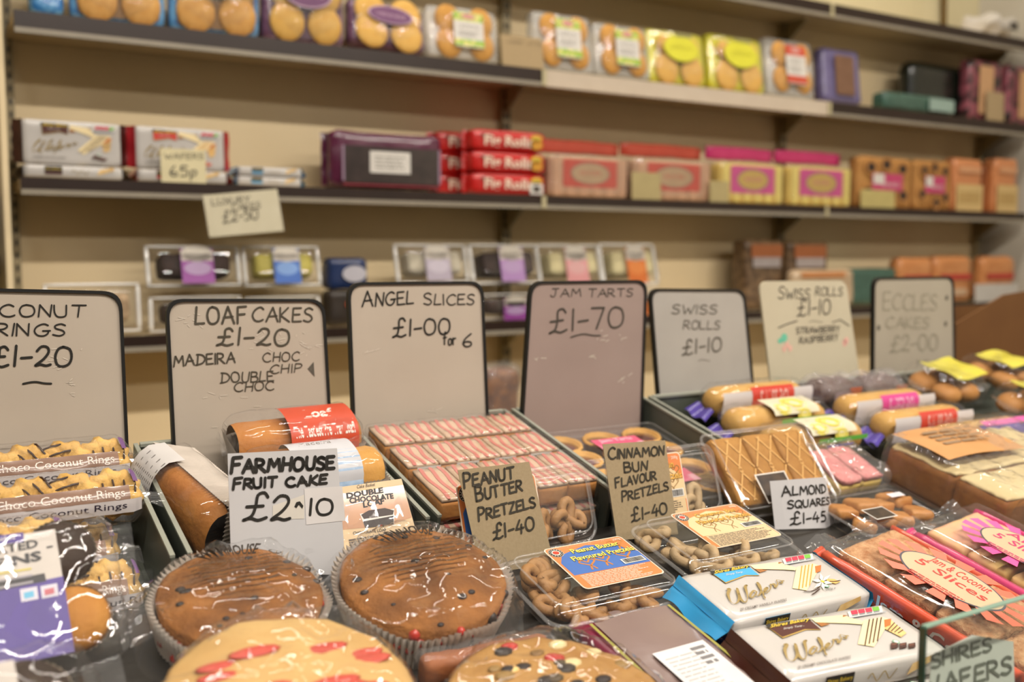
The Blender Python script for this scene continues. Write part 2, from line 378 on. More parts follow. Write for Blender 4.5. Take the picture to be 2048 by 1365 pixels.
# ------------------------------------------------------------------ the setting
cream = mat('cream_wall_paint', 'cfc39c', 'd6cba6', rough=.7, scale=6, bump=.05, bscale=300)
greyw = mat('pale_grey_wall_paint', 'c4bdae', 'ccc6b8', rough=.7, scale=5, bump=.05, bscale=300)
ochre = mat('ochre_wall_paint', '8f7434', '97803c', rough=.7, scale=5)
floor_m = mat('speckled_vinyl_floor', '3f3a33', '4c463e', rough=.5, scale=90)
ceil_m = mat('white_ceiling_board', '7c766a', '858074', rough=.8, scale=30)
struct(MB().box((-6, -6, -.05), (6, 6, 0), floor_m), 'floor')
struct(MB().box((-6, -6, CEIL), (6, 6, CEIL + .05), ceil_m), 'ceiling')
struct(MB().box((-6, 2.56, 0), (6, 2.62, CEIL), cream), 'wall_back')
struct(MB().box((3.74, -6, 0), (3.80, 2.56, CEIL), greyw), 'wall_right')
struct(MB().box((-4.6, -6, 0), (-4.5, 2.56, CEIL), ochre), 'wall_left')
struct(MB().box((-4.5, -5.1, 0), (3.74, -5.0, CEIL), mat('dim_grey_wall_paint', '5e5850', '67615a', rough=.7, scale=5)), 'wall_front')
# fluorescent battens on the ceiling
bat = mat('white_enamel', 'e6e3da', rough=.35)
tube_m = bpy.data.materials.new('glowing_tube'); tube_m.use_nodes = True
_e = tube_m.node_tree.nodes['Principled BSDF']; _e.inputs['Emission Color'].default_value = (1, .88, .7, 1); _e.inputs['Emission Strength'].default_value = 9
for i, (x, y, ln, _w) in enumerate(LAMPS):
    t = thing('ceiling_light', ['white fluorescent batten above the customer', 'white fluorescent batten above the right end of the counter front', 'white fluorescent batten above the left end of the counter front', 'white fluorescent batten over the aisle, before the left shelves', 'white fluorescent batten over the aisle, before the right shelves', 'white fluorescent batten furthest from the shelves, added to brighten them, left one', 'white fluorescent batten furthest from the shelves, added to brighten them, right one'][i], 'ceiling light', 'fluorescent ceiling battens')
    put(t, (x, y, CEIL))
    MB().box((-ln / 2 - .05, -.06, -.05), (ln / 2 + .05, .06, 0), bat).build('housing', t)
    MB().tube([(-ln / 2, 0, -.075), (ln / 2, 0, -.075)], .013, tube_m).build('tube', t)
    for sx in (-1, 1): MB().box((sx * (ln / 2 + .02) - .02, -.03, -.095), (sx * (ln / 2 + .02) + .02, .03, -.05), bat).build('end_cap', t)

# ------------------------------------------------------------------ shelving behind the counter
panel_m = mat('beige_metal_panel', 'e0cba2', 'e5d2ac', rough=.55, scale=4, bump=.03, bscale=80)
shelf_m = mat('beige_enamel_shelf', 'cbb893', 'd1be9b', rough=.5, scale=5)
strip_m = mat('dark_brown_price_strip', '251711', '2b1c15', rough=.35, scale=20)
pink_m = mat('pale_pink_card_strip', 'c2b29e', 'c9baa6', rough=.7, scale=20)
lip_m = mat('grey_plastic_lip', '8f8676', rough=.4, scale=20)
up_m = mat('slotted_upright_metal', '988b6c', 'a09374', rough=.5, scale=10)
slot_m = flat('1d1a16')
ZT = {'top': CZ + .80, 1: CZ + .49, 2: CZ + .156, 3: CZ - .179, 4: CZ - .52}
BAYS = [(.205, 1.476), (1.480, 2.574), (2.578, 3.68)]; YF, YW = 2.29, 2.50
su = thing('shelving_unit', 'beige metal shop shelving of three bays with dark brown shelf edges, along the back wall', 'shelving'); put(su, (0, 0, 0))
for bi, (x0, x1) in enumerate(BAYS):
    MB().box((x0, YW, .3), (x1, YW + .012, ZT['top'] + .01), panel_m).build('back_panel', su)
    for k, z in ZT.items():
        dep = YF if k != 4 else YF - .12
        s = MB().box((x0 + .002, dep + .004, z - .02), (x1 - .002, YW, z), shelf_m).build('shelf', su)
        pk = (k == 1 and bi == 1); SH = .03 if k in (1, 'top') else .021
        MB().box((x0 + .002, dep - .006, z - SH), (x1 - .002, dep + .0035, z + .003), pink_m if pk else strip_m).build('price_strip', s)
        MB().box((x0 + .002, dep - .008, z - SH - .0115), (x1 - .002, dep + .0035, z - SH - .0005), pink_m if pk else lip_m).build('lower_lip', s)
        if bi < 2: MB().box((x1 - .006, dep - .011, z - SH - .010), (x1 + .008, dep - .0085, z + .002), flat('b5aa86')).build('edge_joint', s)
for x in (.205, 1.478, 2.576, 3.675):
    u = MB().box((x - .014, YW - .022, 0), (x + .014, YW - .0005, ZT['top'] + .03), up_m)
    for k in range(70):
        zz = .35 + k * .028
        for sx in (-.006, .006): u.box((x + sx - .0025, YW - .0235, zz), (x + sx + .0025, YW - .0222, zz + .014), slot_m)
    u.build('upright', su)
for x in (1.478, 2.576, 3.675):
    for k in (1, 2, 3, 'top'):
        z = ZT[k] - .021; y1 = YW - .02
        MB().add([(x - .004, y1, z), (x - .004, y1 - .09, z), (x - .004, y1 - .085, z - .012), (x - .004, y1, z - .07), (x + .004, y1, z), (x + .004, y1 - .09, z), (x + .004, y1 - .085, z - .012), (x + .004, y1, z - .07)],
                 [(0, 1, 2, 3), (7, 6, 5, 4), (0, 4, 5, 1), (1, 5, 6, 2), (2, 6, 7, 3), (3, 7, 4, 0)], up_m).build('bracket', su)
MB().box((.176, YF + .02, .2), (.188, YW + .05, ZT['top'] + .3), panel_m).build('end_panel', su)
# neighbouring shelf past the left end panel
ns = thing('neighbouring_shelf', 'dark edged shelf beyond the left end of the beige shelving', 'shelving'); put(ns, (0, 0, 0))
zn = atY(10, 518, 2.40).z
MB().box((-.75, 2.36, zn - .03), (.165, 2.555, zn), shelf_m).build('board', ns)
MB().box((-.75, 2.345, zn - .035), (.165, 2.3595, zn + .004), strip_m).build('price_strip', ns)
b = thing('blue_carton', 'blue and white carton on the neighbouring shelf at the left edge', 'carton'); put(b, (.095, 2.39, zn))
MB().soft((.10, .10, .145), flat('1f4f96'), r=.004, n=(4, 4, 4), c=(0, .05, .0725)).build('box', b)
m = MB(); fr = Face((0, -.0002, 0), (1, 0, 0), (0, 0, 1)); rect(m, fr, 0, .085, .07, .05, flat('b9b6ae')); rect(m, fr, .01, .03, .06, .03, flat('4d7a3c')); m.build('label', b)
b = thing('orange_carton', 'small orange carton beside the blue carton at the left edge', 'carton'); put(b, (-.02, 2.39, zn))
MB().soft((.09, .10, .09), flat('a8562a'), r=.004, n=(4, 4, 4), c=(0, .05, .045)).build('box', b)
m = MB(); fr = Face((0, -.0002, 0), (1, 0, 0), (0, 0, 1)); rect(m, fr, 0, .045, .05, .03, flat('c9c2b2')); m.build('label', b)
cb = MB().tube([(3.50, 2.545, ZT['top'] + .01), (3.50, 2.545, ZT['top'] + .12), (3.49, 2.54, ZT['top'] + .2), (3.47, 2.545, CEIL - .015)], .012, flat('6b5220'))
tag(cb.build('cable'), 'brown cable running up the cream wall above the top shelf', 'cable')

# ------------------------------------------------------------------ counter
lam = mat('grey_laminate_counter', '2c2926', '34312d', rough=.5, scale=30)
ct = thing('display_counter', 'sloping shop counter under all the cakes and trays', 'counter'); put(ct, (0, 0, 0))
y0, y1, x0, x1 = .52, 1.33, -.6, 2.6
MB().add([(x0, y0, base_z(y0) - .03), (x1, y0, base_z(y0) - .03), (x1, y1, base_z(y1) - .03), (x0, y1, base_z(y1) - .03), (x0, y0, base_z(y0)), (x1, y0, base_z(y0)), (x1, y1, base_z(y1)), (x0, y1, base_z(y1))],
         [(0, 3, 2, 1), (4, 5, 6, 7), (0, 1, 5, 4), (1, 2, 6, 5), (2, 3, 7, 6), (3, 0, 4, 7)], lam).build('worktop', ct)
LEDGE = .035
MB().add([(x, y, base_z(y) + d) for x in (x0 + .01, x1 - .01) for y in (y0 + .004, 1.008) for d in (.0005, LEDGE)], [(0, 1, 3, 2), (4, 6, 7, 5), (0, 2, 6, 4), (1, 5, 7, 3), (0, 4, 5, 1), (2, 3, 7, 6)], lam).build('front_ledge', ct)
MB().box((x0, y0 + .03, 0), (x1, y0 + .06, base_z(y0) - .025), lam).build('front_panel', ct)
MB().box((x0, y1 - .04, 0), (x1, y1, base_z(y1) - .04), lam).build('rear_panel', ct)
for x in (x0, x1 - .03): MB().add([(x + d, y, z) for d in (0, .03) for y, z in ((y0 + .061, 0), (y1 - .041, 0), (y1 - .041, base_z(y1 - .041) - .03), (y0 + .061, base_z(y0 + .061) - .03))], [(0, 1, 2, 3), (7, 6, 5, 4), (0, 4, 5, 1), (1, 5, 6, 2), (2, 6, 7, 3), (3, 7, 4, 0)], lam).build('side_panel', ct)
tray_m = mat('grey_green_plastic_tray', '4d5149', '565b52', rough=.35, scale=15, spec=.5)
TR = [(-.14, .214, 'grey plastic tray holding the choco coconut ring packs'), (.226, .494, 'grey plastic tray holding the loaf cakes'), (.504, .752, 'grey plastic tray holding the pink angel slices'),
      (.762, 1.012, 'grey plastic tray holding the jam tart packs'), (1.022, 2.15, 'wide grey plastic tray holding the swiss rolls and bun bags')]
for (a, b_, lb) in TR:
    t = thing('display_tray', lb, 'tray', 'grey trays along the back of the counter'); L_ = .275 if a < 1 else .25; yb = 1.285; cx = (a + b_) / 2; w = b_ - a
    put(t, (cx, yb, base_z(yb) + .0005), 0, 0, 0, TILT); h = .082; th = .004
    MB().box((-w / 2, -L_, 0), (w / 2, 0, th), tray_m).build('base', t)
    for sx in (-1, 1):
        s = MB().box((sx * (w / 2 - th / 2) - th / 2, -L_, th), (sx * (w / 2 - th / 2) + th / 2, 0, h), tray_m).build('side_wall', t)
        MB().box((sx * (w / 2 - .0025) - .0025, -L_, h), (sx * (w / 2 - .0025) + .0025, 0, h + .003), flat('8d8f83', .3)).build('rim', s)
    s = MB().box((-w / 2 + th, -th, th), (w / 2 - th, 0, h), tray_m).build('end_wall', t)
    MB().box((-w / 2 + .007, -.007, h), (w / 2 - .007, 0, h + .004), flat('8d8f83', .3)).build('rim', s)

# ------------------------------------------------------------------ whiteboard signs standing behind the trays
board_m = mat('whiteboard_face', 'aca092', 'b3a89a', rough=.3, scale=9, coat=.25)
frame_m = mat('black_rubber_frame', '131211', rough=.45)
pen = mat('black_marker_ink', '191714', '25221d', rough=.5, scale=120)
pen2 = mat('worn_marker_ink', '4a453d', '5d574c', rough=.6, scale=150)
pen3 = mat('faded_marker_ink', '86806f', '968f7e', rough=.6, scale=150)
smear = mat('wiped_marker_smear', 'bdb2a3', 'c6bcae', rough=.5, scale=60)
def board(name, label, tl, tr, br, bl, rows, Yb=1.250, lean=1.5, frame=True, face=board_m, ink=pen, extra=None, rad=.022):
    o = thing(name, label, 'sign', 'price boards along the back of the counter')
    mid = atY((bl[0] + br[0]) / 2, (bl[1] + br[1]) / 2, Yb); put(o, (mid.x, Yb, base_z(Yb) + .0065), rx=-lean)
    f = Plane2px(o); P = [Vector(f(*q)) for q in (bl, br, tr, tl)]
    P[0] = P[3] + (P[0] - P[3]) * (P[3].y / (P[3].y - P[0].y)); P[1] = P[2] + (P[1] - P[2]) * (P[2].y / (P[2].y - P[1].y))   # stands on the tray floor
    fw = .0036 if frame else .0
    def outline(k):
        c = sum(P, Vector((0, 0))) / 4; Q = []
        for i, p in enumerate(P):
            e0 = (P[i - 1] - p).normalized(); e1 = (P[(i + 1) % 4] - p).normalized()
            p2 = p + (e0 + e1) * k; r = rad - k * .3 if i > 1 else .006
            for q in range(7):
                t = q / 6; a = p2 + e0 * r; b = p2 + e1 * r
                Q.append(tuple(a * (1 - t) ** 2 + p2 * 2 * t * (1 - t) + b * t * t))
        return Q
    out, inn = outline(0), outline(fw)
    MY = Matrix(((1, 0, 0, 0), (0, 0, -1, 0), (0, 1, 0, 0), (0, 0, 0, 1)))
    MB().prism([(x, z) for x, z in inn], -.004, 0, face, M=MY).build('panel', o)
    if frame:
        n = len(out); m = MB(); vs = [(x, y, z) for (pts) in (out, inn) for (x, z) in pts for y in (-.003, .006)]
        fs = []
        for i in range(n):
            j = (i + 1) % n; a, b, c, d = 2 * i, 2 * j, 2 * (n + j), 2 * (n + i)
            fs += [(a, b, c, d), (d + 1, c + 1, b + 1, a + 1), (a + 1, b + 1, b, a), (d, c, c + 1, d + 1)]
        m.add(vs, fs, frame_m).build('frame', o)
    m = MB(); fr = Face((0, 0, 0), (1, 0, 0), (0, 0, 1)); handpx(m, fr, f, rows, ink)
    if extra: extra(m, fr, f)
    if m.v: m.build('lettering', o)
    return o
def rub(m, fr, f, spots, seed=1):
    rd = random.Random(seed)
    for (x, y, n, sz) in spots:
        for i in range(n):
            a = (x + rd.uniform(-sz, sz), y + rd.uniform(-sz * .5, sz * .5)); b = (a[0] + rd.uniform(-14, 14), a[1] + rd.uniform(-6, 6))
            stroke(m, fr, [f(*a), f(*b)], .0012, smear, .5)
def ex1(m, fr, f): rub(m, fr, f, [(140, 720, 9, 45), (120, 760, 5, 30), (150, 790, 3, 10)])
board('price_board', 'black framed whiteboard reading coconut rings, cut off at the left of the picture', (-95, 575), (243, 583), (256, 880), (-90, 900),
      [('COCONUT', (-78, 634), (170, 634), 24, 1.05), ('RINGS', (-12, 672), (128, 672), 24), ('£1-20', (-20, 733), (142, 733), 40, None, 5), ('~', (46, 768), (102, 768), 9, None, 4)], extra=ex1)
def ex2(m, fr, f):
    poly(m, fr, [f(615, 738), f(627, 724), f(629, 754)], pen2); rub(m, fr, f, [(560, 690, 14, 60), (380, 640, 8, 24), (470, 820, 8, 70), (620, 690, 6, 14)], 4)
board('price_board', 'black framed whiteboard reading loaf cakes, above the wrapped loaves', (330, 598), (648, 598), (664, 880), (344, 880),
      [('LOAF', (391, 648), (492, 646), 34), ('CAKES', (504, 644), (623, 644), 28), ('£1-20', (433, 690), (577, 692), 34, None, 4.4), ('MADEIRA', (347, 733), (470, 725), 21, None, 3.2),
       ('CHOC', (526, 724), (598, 722), 18), ('CHIP', (540, 748), (602, 744), 17), ('DOUBLE', (442, 766), (547, 762), 20), ('CHOC', (468, 784), (547, 780), 18)], ink=mat('brown_black_marker', '3b352b', '4a4437', rough=.6, scale=120), extra=ex2)
def ex3(m, fr, f): rub(m, fr, f, [(865, 820, 4, 8), (745, 705, 3, 10)], 5)
board('price_board', 'black framed whiteboard reading angel slices, above the pink and white slices', (694, 565), (965, 563), (979, 905), (707, 905),
      [('ANGEL', (724, 614), (826, 608), 26, 1.15), ('SLICES', (848, 610), (947, 610), 21, 1.1), ('£1-00', (785, 674), (899, 668), 32, 1.15, 4), ('for', (886, 690), (911, 690), 26, None, 3.2), ('6', (924, 694), (942, 694), 26, None, 3.4)], extra=ex3)
def ex4(m, fr, f): rub(m, fr, f, [(1225, 672, 8, 30), (1180, 710, 3, 10), (1080, 720, 3, 8), (1250, 760, 4, 16)], 6)
pinkb = mat('pinkish_whiteboard_face', '8f7d76', '97857e', rough=.3, scale=9, coat=.25)
board('price_board', 'black framed pinkish whiteboard reading jam tarts, above the jam tart packs', (1060, 563), (1293, 560), (1283, 860), (1040, 870),
      [('JAM', (1101, 594), (1161, 593), 16), ('TARTS', (1176, 595), (1264, 593), 16), ('£1-70', (1098, 666), (1246, 654), 42, 1.1, 4.4), ('~', (1141, 675), (1200, 672), 12, None, 3)], face=pinkb, extra=ex4, ink=mat('softer_marker', '3a342e', '464038', rough=.6, scale=120))
greyb = mat('greyish_paper_face', 'a09b94', 'a8a39c', rough=.6, scale=14, bump=.1, bscale=20)
board('price_board', 'black framed sign reading swiss rolls in capitals, first one right of the jam tarts board', (1298, 577), (1488, 579), (1512, 830), (1318, 830),
      [('SWISS', (1343, 628), (1432, 628), 18), ('ROLLS', (1366, 659), (1438, 659), 17), ('£1-10', (1364, 710), (1442, 702), 28, 1.05, 3.6), ('~', (1396, 722), (1419, 722), 6)], face=greyb, ink=pen2, Yb=1.302)
def ex6(m, fr, f):
    stroke(m, fr, [f(1556, 656), f(1575, 648), f(1594, 642)], .0022, pen2); stroke(m, fr, [f(1664, 645), f(1680, 640), f(1698, 652)], .002, pen2)
    ell(m, fr, *f(1568, 676), .008, .008, flat('68b89c')); ell(m, fr, *f(1560, 682), .006, .005, flat('68b89c'))
    for c in ((1574, 690), (1580, 697), (1568, 698)): ell(m, fr, *f(*c), .005, .006, flat('d8aa9c'))
    for c in ((1689, 686), (1692, 682)): ell(m, fr, *f(*c), .006, .007, flat('dfaa9e'))
cardb = mat('cream_laminated_card', 'b9b099', 'c0b8a1', rough=.35, scale=9, coat=.2)
board('price_board', 'frameless cream sign reading swiss rolls, between the framed swiss rolls and eccles cakes boards', (1518, 563), (1692, 561), (1726, 800), (1546, 800),
      [('SWISS', (1556, 598), (1618, 598), 20, 1.2), ('ROLLS', (1630, 592), (1684, 592), 17), ('£1-10', (1594, 632), (1660, 628), 30, 1.1, 3.4), ('~', (1618, 644), (1645, 645), 6),
       ('STRAWBERRY', (1592, 668), (1678, 664), 12, None, 2.2), ('RASPBERRY', (1598, 688), (1676, 680), 12, None, 2.2)], frame=False, face=cardb, ink=pen2, extra=ex6, Yb=1.302)
def ex7(m, fr, f):
    for c in ((1757, 656), (1893, 596), (1891, 648)): ell(m, fr, *f(*c), .0045, .0055, pen2)
board('price_board', 'black framed whiteboard reading eccles cakes, last board before the cardboard box', (1746, 555), (1906, 553), (1910, 780), (1744, 780),
      [('ECCLES', (1766, 620), (1872, 620), 32, 1.15, 3), ('CAKES', (1771, 657), (1856, 657), 22, None, 3), ('£2-00', (1780, 704), (1874, 700), 32, None, 4)], face=mat('grey_whiteboard_face', '9c9384', 'a29a8b', rough=.35, scale=9), ink=pen3, extra=ex7, Yb=1.302)
# cardboard carton at the right end
cbm = mat('brown_corrugated_cardboard', '633f1b', '6c4720', rough=.8, scale=12, bump=.1, bscale=120)
o = thing('cardboard_box', 'cut open brown cardboard box beside the eccles cakes board', 'cardboard box')
c = atY(1990, 745, 1.40); put(o, (c.x, c.y, c.z)); f = Plane2px(o)
P = [f(*q) for q in ((1910, 790), (2090, 790), (2100, 575), (2010, 590), (1912, 648))]
MY = Matrix(((1, 0, 0, 0), (0, 0, -1, 0), (0, 1, 0, 0), (0, 0, 0, 1)))
MB().prism(P, -.006, 0, cbm, M=MY).build('front_panel', o)
xl, xr = P[0][0], P[1][0]; zb = P[0][1]; zt = P[4][1]
MB().box((xl, .0065, zb), (xl + .005, .12, zt - .005), cbm).build('side_panel', o)
MB().box((xl + .006, .115, zb), (xr, .12, zt + .03), cbm).build('rear_panel', o)
MB().box((xl + .006, .0065, zb), (xr, .1145, zb + .005), cbm).build('base', o)
# ------------------------------------------------------------------ goods on the shelves
clear = film('clear_film', haze=.025, rough=.06, bscale=30, bump=.5)
clear2 = film('crumpled_clear_film', haze=.09, rough=.09, bscale=55, bump=.9)
rigid = film('clear_rigid_plastic', haze=.015, rough=.04, bscale=14, bump=.12, ior=1.6, fold=0)
gold = mat('golden_biscuit', 'c08a45', 'd9a862', rough=.8, scale=60, bump=.3, bscale=200)
choc = mat('dark_chocolate_cake', '24160f', '3a241a', rough=.7, scale=60, bump=.4, bscale=150)
white_l = flat('d2cdc5'); cream_l = flat('cfc49c'); kraft = mat('kraft_card', 'a08a66', 'a9936f', rough=.85, scale=200, bump=.05, bscale=500); grey_l = flat('b9b5b2')
def wob(seed, amp=.003, sc=18):
    o = Vector((seed * 3.1, seed * 1.7, seed * .9))
    return lambda p: p + noise.noise_vector(p * sc + o) * amp
def slot(l, t, r, b, row, front=.02):
    """photo box of a thing standing on a shelf -> centre x, front y, shelf top z, width, height"""
    Y = YF + front; a = atY(l, (t + b) / 2, Y); c = atY(r, (t + b) / 2, Y); z0 = ZT[row] + .0035
    return ((a.x + c.x) / 2, Y, z0, c.x - a.x, atY((l + r) / 2, t, Y).z - z0)
FR = lambda: Face((0, -.0012, 0), (1, 0, 0), (0, 0, 1))
def lug(m, w, h, t, mt, side, fin=.014, seed=1):
    """crimped end fin of a flow pack"""
    x = side * w / 2
    m.grid(3, 10, lambda a, b: Vector((x + side * (a * fin - .004), t / 2 + math.sin(b * 19 + seed) * .0025 * a + .002 * a, h * (.04 + .92 * b))), mt)
def film_pack(name, label, cat, box, mt, art=None, row=1, lean=0, t=.05, group=None, biscuits=None, window=None, r=.015, ry=0, rz=0, front=.02, extra=None, fins=None, wamp=.003, dz=0):
    x, Y, z, w, h = slot(*box, row, front); h -= dz; z += dz; o = thing(name, label, cat, group); put(o, (x, Y, z + wamp * .7 + math.sin(R(abs(ry))) * w / 2 + t * math.sin(R(lean))), rx=-lean, ry=ry, rz=rz)
    m = MB().soft((w, t, h), mt, r=r, n=(10, 5, 10), c=(0, t / 2 + .002, h / 2), fn=wob(len(label), wamp))
    if fins: lug(m, w, h, t, fins, -1, seed=2); lug(m, w, h, t, fins, 1, seed=5)
    m.build('wrapper', o)
    if window:
        m = MB(); rect(m, FR(), window[0] * w, window[1] * h, window[2] * w, window[3] * h, window[4], 0, r=.012); m.build('window', o)
    for (bx, bz, br, bm) in (biscuits or []):
        MB().ball((0, 0, 0), br, bm, 16, (w, .010 / br, w * 1.05)).build('biscuit', o, Matrix.Translation((bx * w, -.004, bz * h)))
    if biscuits:
        m = MB(); m.grid(8, 8, lambda a, b: Vector(((a - .5) * w * .94, -.017 + .013 * (2 * a - 1) ** 4 + .013 * (2 * b - 1) ** 4 + noise.noise(Vector((a * 7, b * 7, len(label)))) * .003, h * (.03 + .94 * b))), clear); m.build('clear_front', o)
    if art:
        m = MB(); art(m, Face((0, -.019 if biscuits else -.0035, 0), (1, 0, 0), (0, 0, 1)), w, h); m.build('label', o)
    if extra: extra(o, w, h, t)
    return o
blue_f = mat('blue_printed_film', '2f6fae', '6aa3cf', rough=.3, scale=55, coat=.4, sharp=.8)
plum_f = mat('plum_printed_film', '54304a', '7b5670', rough=.3, scale=50, coat=.4, sharp=.8)
def four(mt, r=.215): return [(-.23, .28, r, mt), (.23, .28, r, mt), (-.23, .72, r, mt), (.23, .72, r, mt)]
def art_oval(col, rim, y=.86, a=.3, b=.2, word='VIENNESE'):
    def f(m, fr, w, h):
        ell(m, fr, 0, y * h, a * w, b * h, rim, 1); ell(m, fr, 0, y * h, a * w * .92, b * h * .88, col, 2); text(m, fr, word, 0, (y - .04) * h, .075 * h, rim, 3, w=a * w * 1.3)
    return f
bl = flat('3f7fbf'); bl2 = flat('a9c4da')
film_pack('biscuit_pack', 'blue biscuit pack at the far left of the upper shelf, mostly cut off', 'biscuits', (58, -95, 128, 28), blue_f, t=.05)
film_pack('biscuit_pack', 'blue film pack of golden biscuits with blue oval, left one of two', 'biscuits', (140, -90, 330, 48), blue_f, art_oval(bl, bl2, .72, word='BISCUITS'), t=.05, biscuits=four(gold), window=(0, .5, .86, .88, flat('7d5a2c')), group='blue biscuit packs on the upper shelf')
film_pack('biscuit_pack', 'blue film pack of golden biscuits with blue oval, next to the plum packs', 'biscuits', (340, -70, 520, 70), blue_f, art_oval(bl, bl2, .72, word='BISCUITS'), t=.05, biscuits=four(gold), window=(0, .5, .86, .88, flat('7d5a2c')), group='blue biscuit packs on the upper shelf')
pl = flat('6b3f66'); pl2 = flat('b596a8'); vien = mat('pale_golden_biscuit', 'cf9d4a', 'dcb263', rough=.8, scale=60, bump=.3, bscale=200)
film_pack('biscuit_pack', 'plum film pack of pale biscuits with plum oval, standing upright', 'biscuits', (528, -52, 690, 88), plum_f, art_oval(pl, pl2, .68), t=.05, biscuits=four(vien), window=(0, .5, .84, .86, flat('513548')), group='plum biscuit packs on the upper shelf')
film_pack('biscuit_pack', 'plum film pack of pale biscuits leaning back beside the clear cake pack', 'biscuits', (702, 12, 852, 112), plum_f, art_oval(pl, pl2, .62), t=.05, lean=14, biscuits=four(vien), window=(0, .5, .8, .84, flat('513548')), ry=3, group='plum biscuit packs on the upper shelf')
grn = flat('7fae3a'); dgrn = flat('4b7a2b'); red_l = flat('c4503a'); yel_l = flat('d3cf3a')
silver = film('silvery_clear_film', haze=.42, rough=.1, bscale=60, bump=.9, hcol=(.85, .84, .8))
tan_c = mat('round_sponge_cake', 'bf8940', 'd09c52', rough=.85, scale=45, bump=.2, bscale=150)
def art_cake(top, bot, word):
    def f(m, fr, w, h):
        rect(m, fr, .02 * w, .52 * h, .42 * w, .66 * h, white_l, 1, r=.005); rect(m, fr, .02 * w, .77 * h, .42 * w, .17 * h, top, 2); ell(m, fr, .02 * w, .78 * h, .1 * w, .055 * h, flat('c98f86'), 3)
        rect(m, fr, .02 * w, .27 * h, .42 * w, .13 * h, bot, 2); text(m, fr, word, .02 * w, .56 * h, .06 * h, flat('8a8682'), 3, w=.3 * w); lines(m, fr, .02 * w, .45 * h, .3 * w, .12 * h, 3, flat('a8a49e'), 3)
    return f
lemon_bot = mat('lemon_and_leaf_print', '8db43f', 'd6d07a', rough=.4, scale=60, sharp=.9)
def cake_pack(label, box, top, bot, word, lean=8):
    return film_pack('cake_pack', label, 'cakes', box, silver, art_cake(top, bot, word), t=.04, lean=lean, biscuits=four(tan_c, .185), group='clear packs of round cakes on the upper shelf', r=.01, wamp=.004)
cake_pack('clear pack of round cakes with green and white label, left of the kraft card', (860, 18, 1000, 124), lemon_bot, lemon_bot, 'LEMON')
cake_pack('clear pack of round cakes with green and white label, right of the kraft card', (1072, 28, 1190, 150), lemon_bot, lemon_bot, 'LEMON')
cake_pack('clear pack of round cakes with green and white label, beside the yellow packs', (1194, 52, 1304, 160), lemon_bot, lemon_bot, 'LEMON')
def card(name, label, box, row, mt, rows=(), lean=8, front=.0, cat='price card', ink=None, h=0):
    x, Y, z, w, hh = slot(*box, row, front); o = thing(name, label, cat); put(o, (x, Y, z), rx=-lean)
    MB().box((-w / 2, -.0005, 0), (w / 2, .0005, hh), mt).build('card', o)
    if rows:
        m = MB(); handpx(m, Face((0, -.0005, 0), (1, 0, 0), (0, 0, 1)), Plane2px(o), rows, ink or pen2); m.build('lettering', o)
    return o
card('price_card', 'plain kraft price card on the upper shelf between clear cake packs', (1005, 70, 1088, 136), 1, kraft, [('CAKES', (1016, 86), (1044, 88), 7), ('£1-20', (1056, 90), (1084, 92), 7)], ink=flat('8a7656'))
yel_f = mat('bright_yellow_film', 'c2bb2e', 'd6cf3f', rough=.3, scale=40, coat=.4)
def art_y(m, fr, w, h):
    ell(m, fr, 0, .62 * h, .3 * w, .24 * h, yel_l, 1); text(m, fr, 'LEMON', 0, .6 * h, .07 * h, flat('a8a020'), 2, w=.36 * w); rect(m, fr, .05 * w, .87 * h, .3 * w, .08 * h, flat('8f8a55'), 1, r=.004)
for i, bx in enumerate(((1302, 62, 1416, 168), (1424, 72, 1534, 182))):
    film_pack('biscuit_pack', ['bright yellow film pack of biscuits, left one of the pair', 'bright yellow film pack of biscuits, beside the red labelled cakes'][i], 'biscuits', bx, yel_f, art_y, t=.04, lean=8, biscuits=[(-.22, .25, .2, vien), (.22, .25, .2, vien), (-.25, .7, .12, vien), (.25, .7, .12, vien)], group='yellow biscuit packs on the upper shelf')
cake_pack('clear pack of round cakes with red and white label', (1540, 80, 1634, 190), red_l, red_l, 'CHERRY')
vio_f = mat('violet_printed_film', '5c5478', '6d6590', rough=.3, scale=40, coat=.4)
def art_v(m, fr, w, h): rect(m, fr, .03 * w, .5 * h, .5 * w, .72 * h, mat('brown_cake_print', '6b4c38', '7d5c46', rough=.5, scale=50), 1, r=.008)
film_pack('cake_pack', 'violet pack with a brown cake window, right of the red labelled cakes', 'cakes', (1652, 98, 1728, 203), vio_f, art_v, t=.05, lean=6)
drk = mat('dark_green_black_film', '11140f', '1d241c', rough=.25, scale=20, coat=.5)
teal_f = mat('dark_teal_film', '2c4a3f', '486a5c', rough=.35, scale=60, coat=.4)
film_pack('cake_pack', 'flat dark teal pack lying in front of the black cake pack', 'cakes', (1770, 190, 1912, 221), teal_f, lambda m, fr, w, h: rect(m, fr, .28 * w, .5 * h, .36 * w, .7 * h, flat('8fa59b'), 1, r=.003), t=.06, front=.0)
film_pack('cake_pack', 'black domed cake pack behind the dark teal pack', 'cakes', (1822, 128, 1955, 224), drk, t=.07, front=.075, r=.04)
pkb = mat('pink_and_black_film', '8c4a55', '2a1a1c', rough=.35, scale=18, coat=.4, sharp=.9); bsc = mat('pale_finger_biscuit', 'b98f66', 'c79e74', rough=.8, scale=60)
def art_f(m, fr, w, h): rect(m, fr, -.05 * w, .5 * h, .42 * w, .8 * h, bsc, 1, r=.008)
film_pack('biscuit_pack', 'pink and black pack with pale finger biscuit window, left of the shelf end', 'biscuits', (1940, 122, 2008, 226), pkb, art_f, t=.05)
film_pack('biscuit_pack', 'pink and black pack with pale finger biscuit window, cut by the picture edge', 'biscuits', (2018, 134, 2092, 232), pkb, art_f, t=.05)
card('price_card', 'small blank kraft card in front of the pink and black pack', (1974, 184, 2009, 230), 1, kraft, lean=2, front=-.0, )
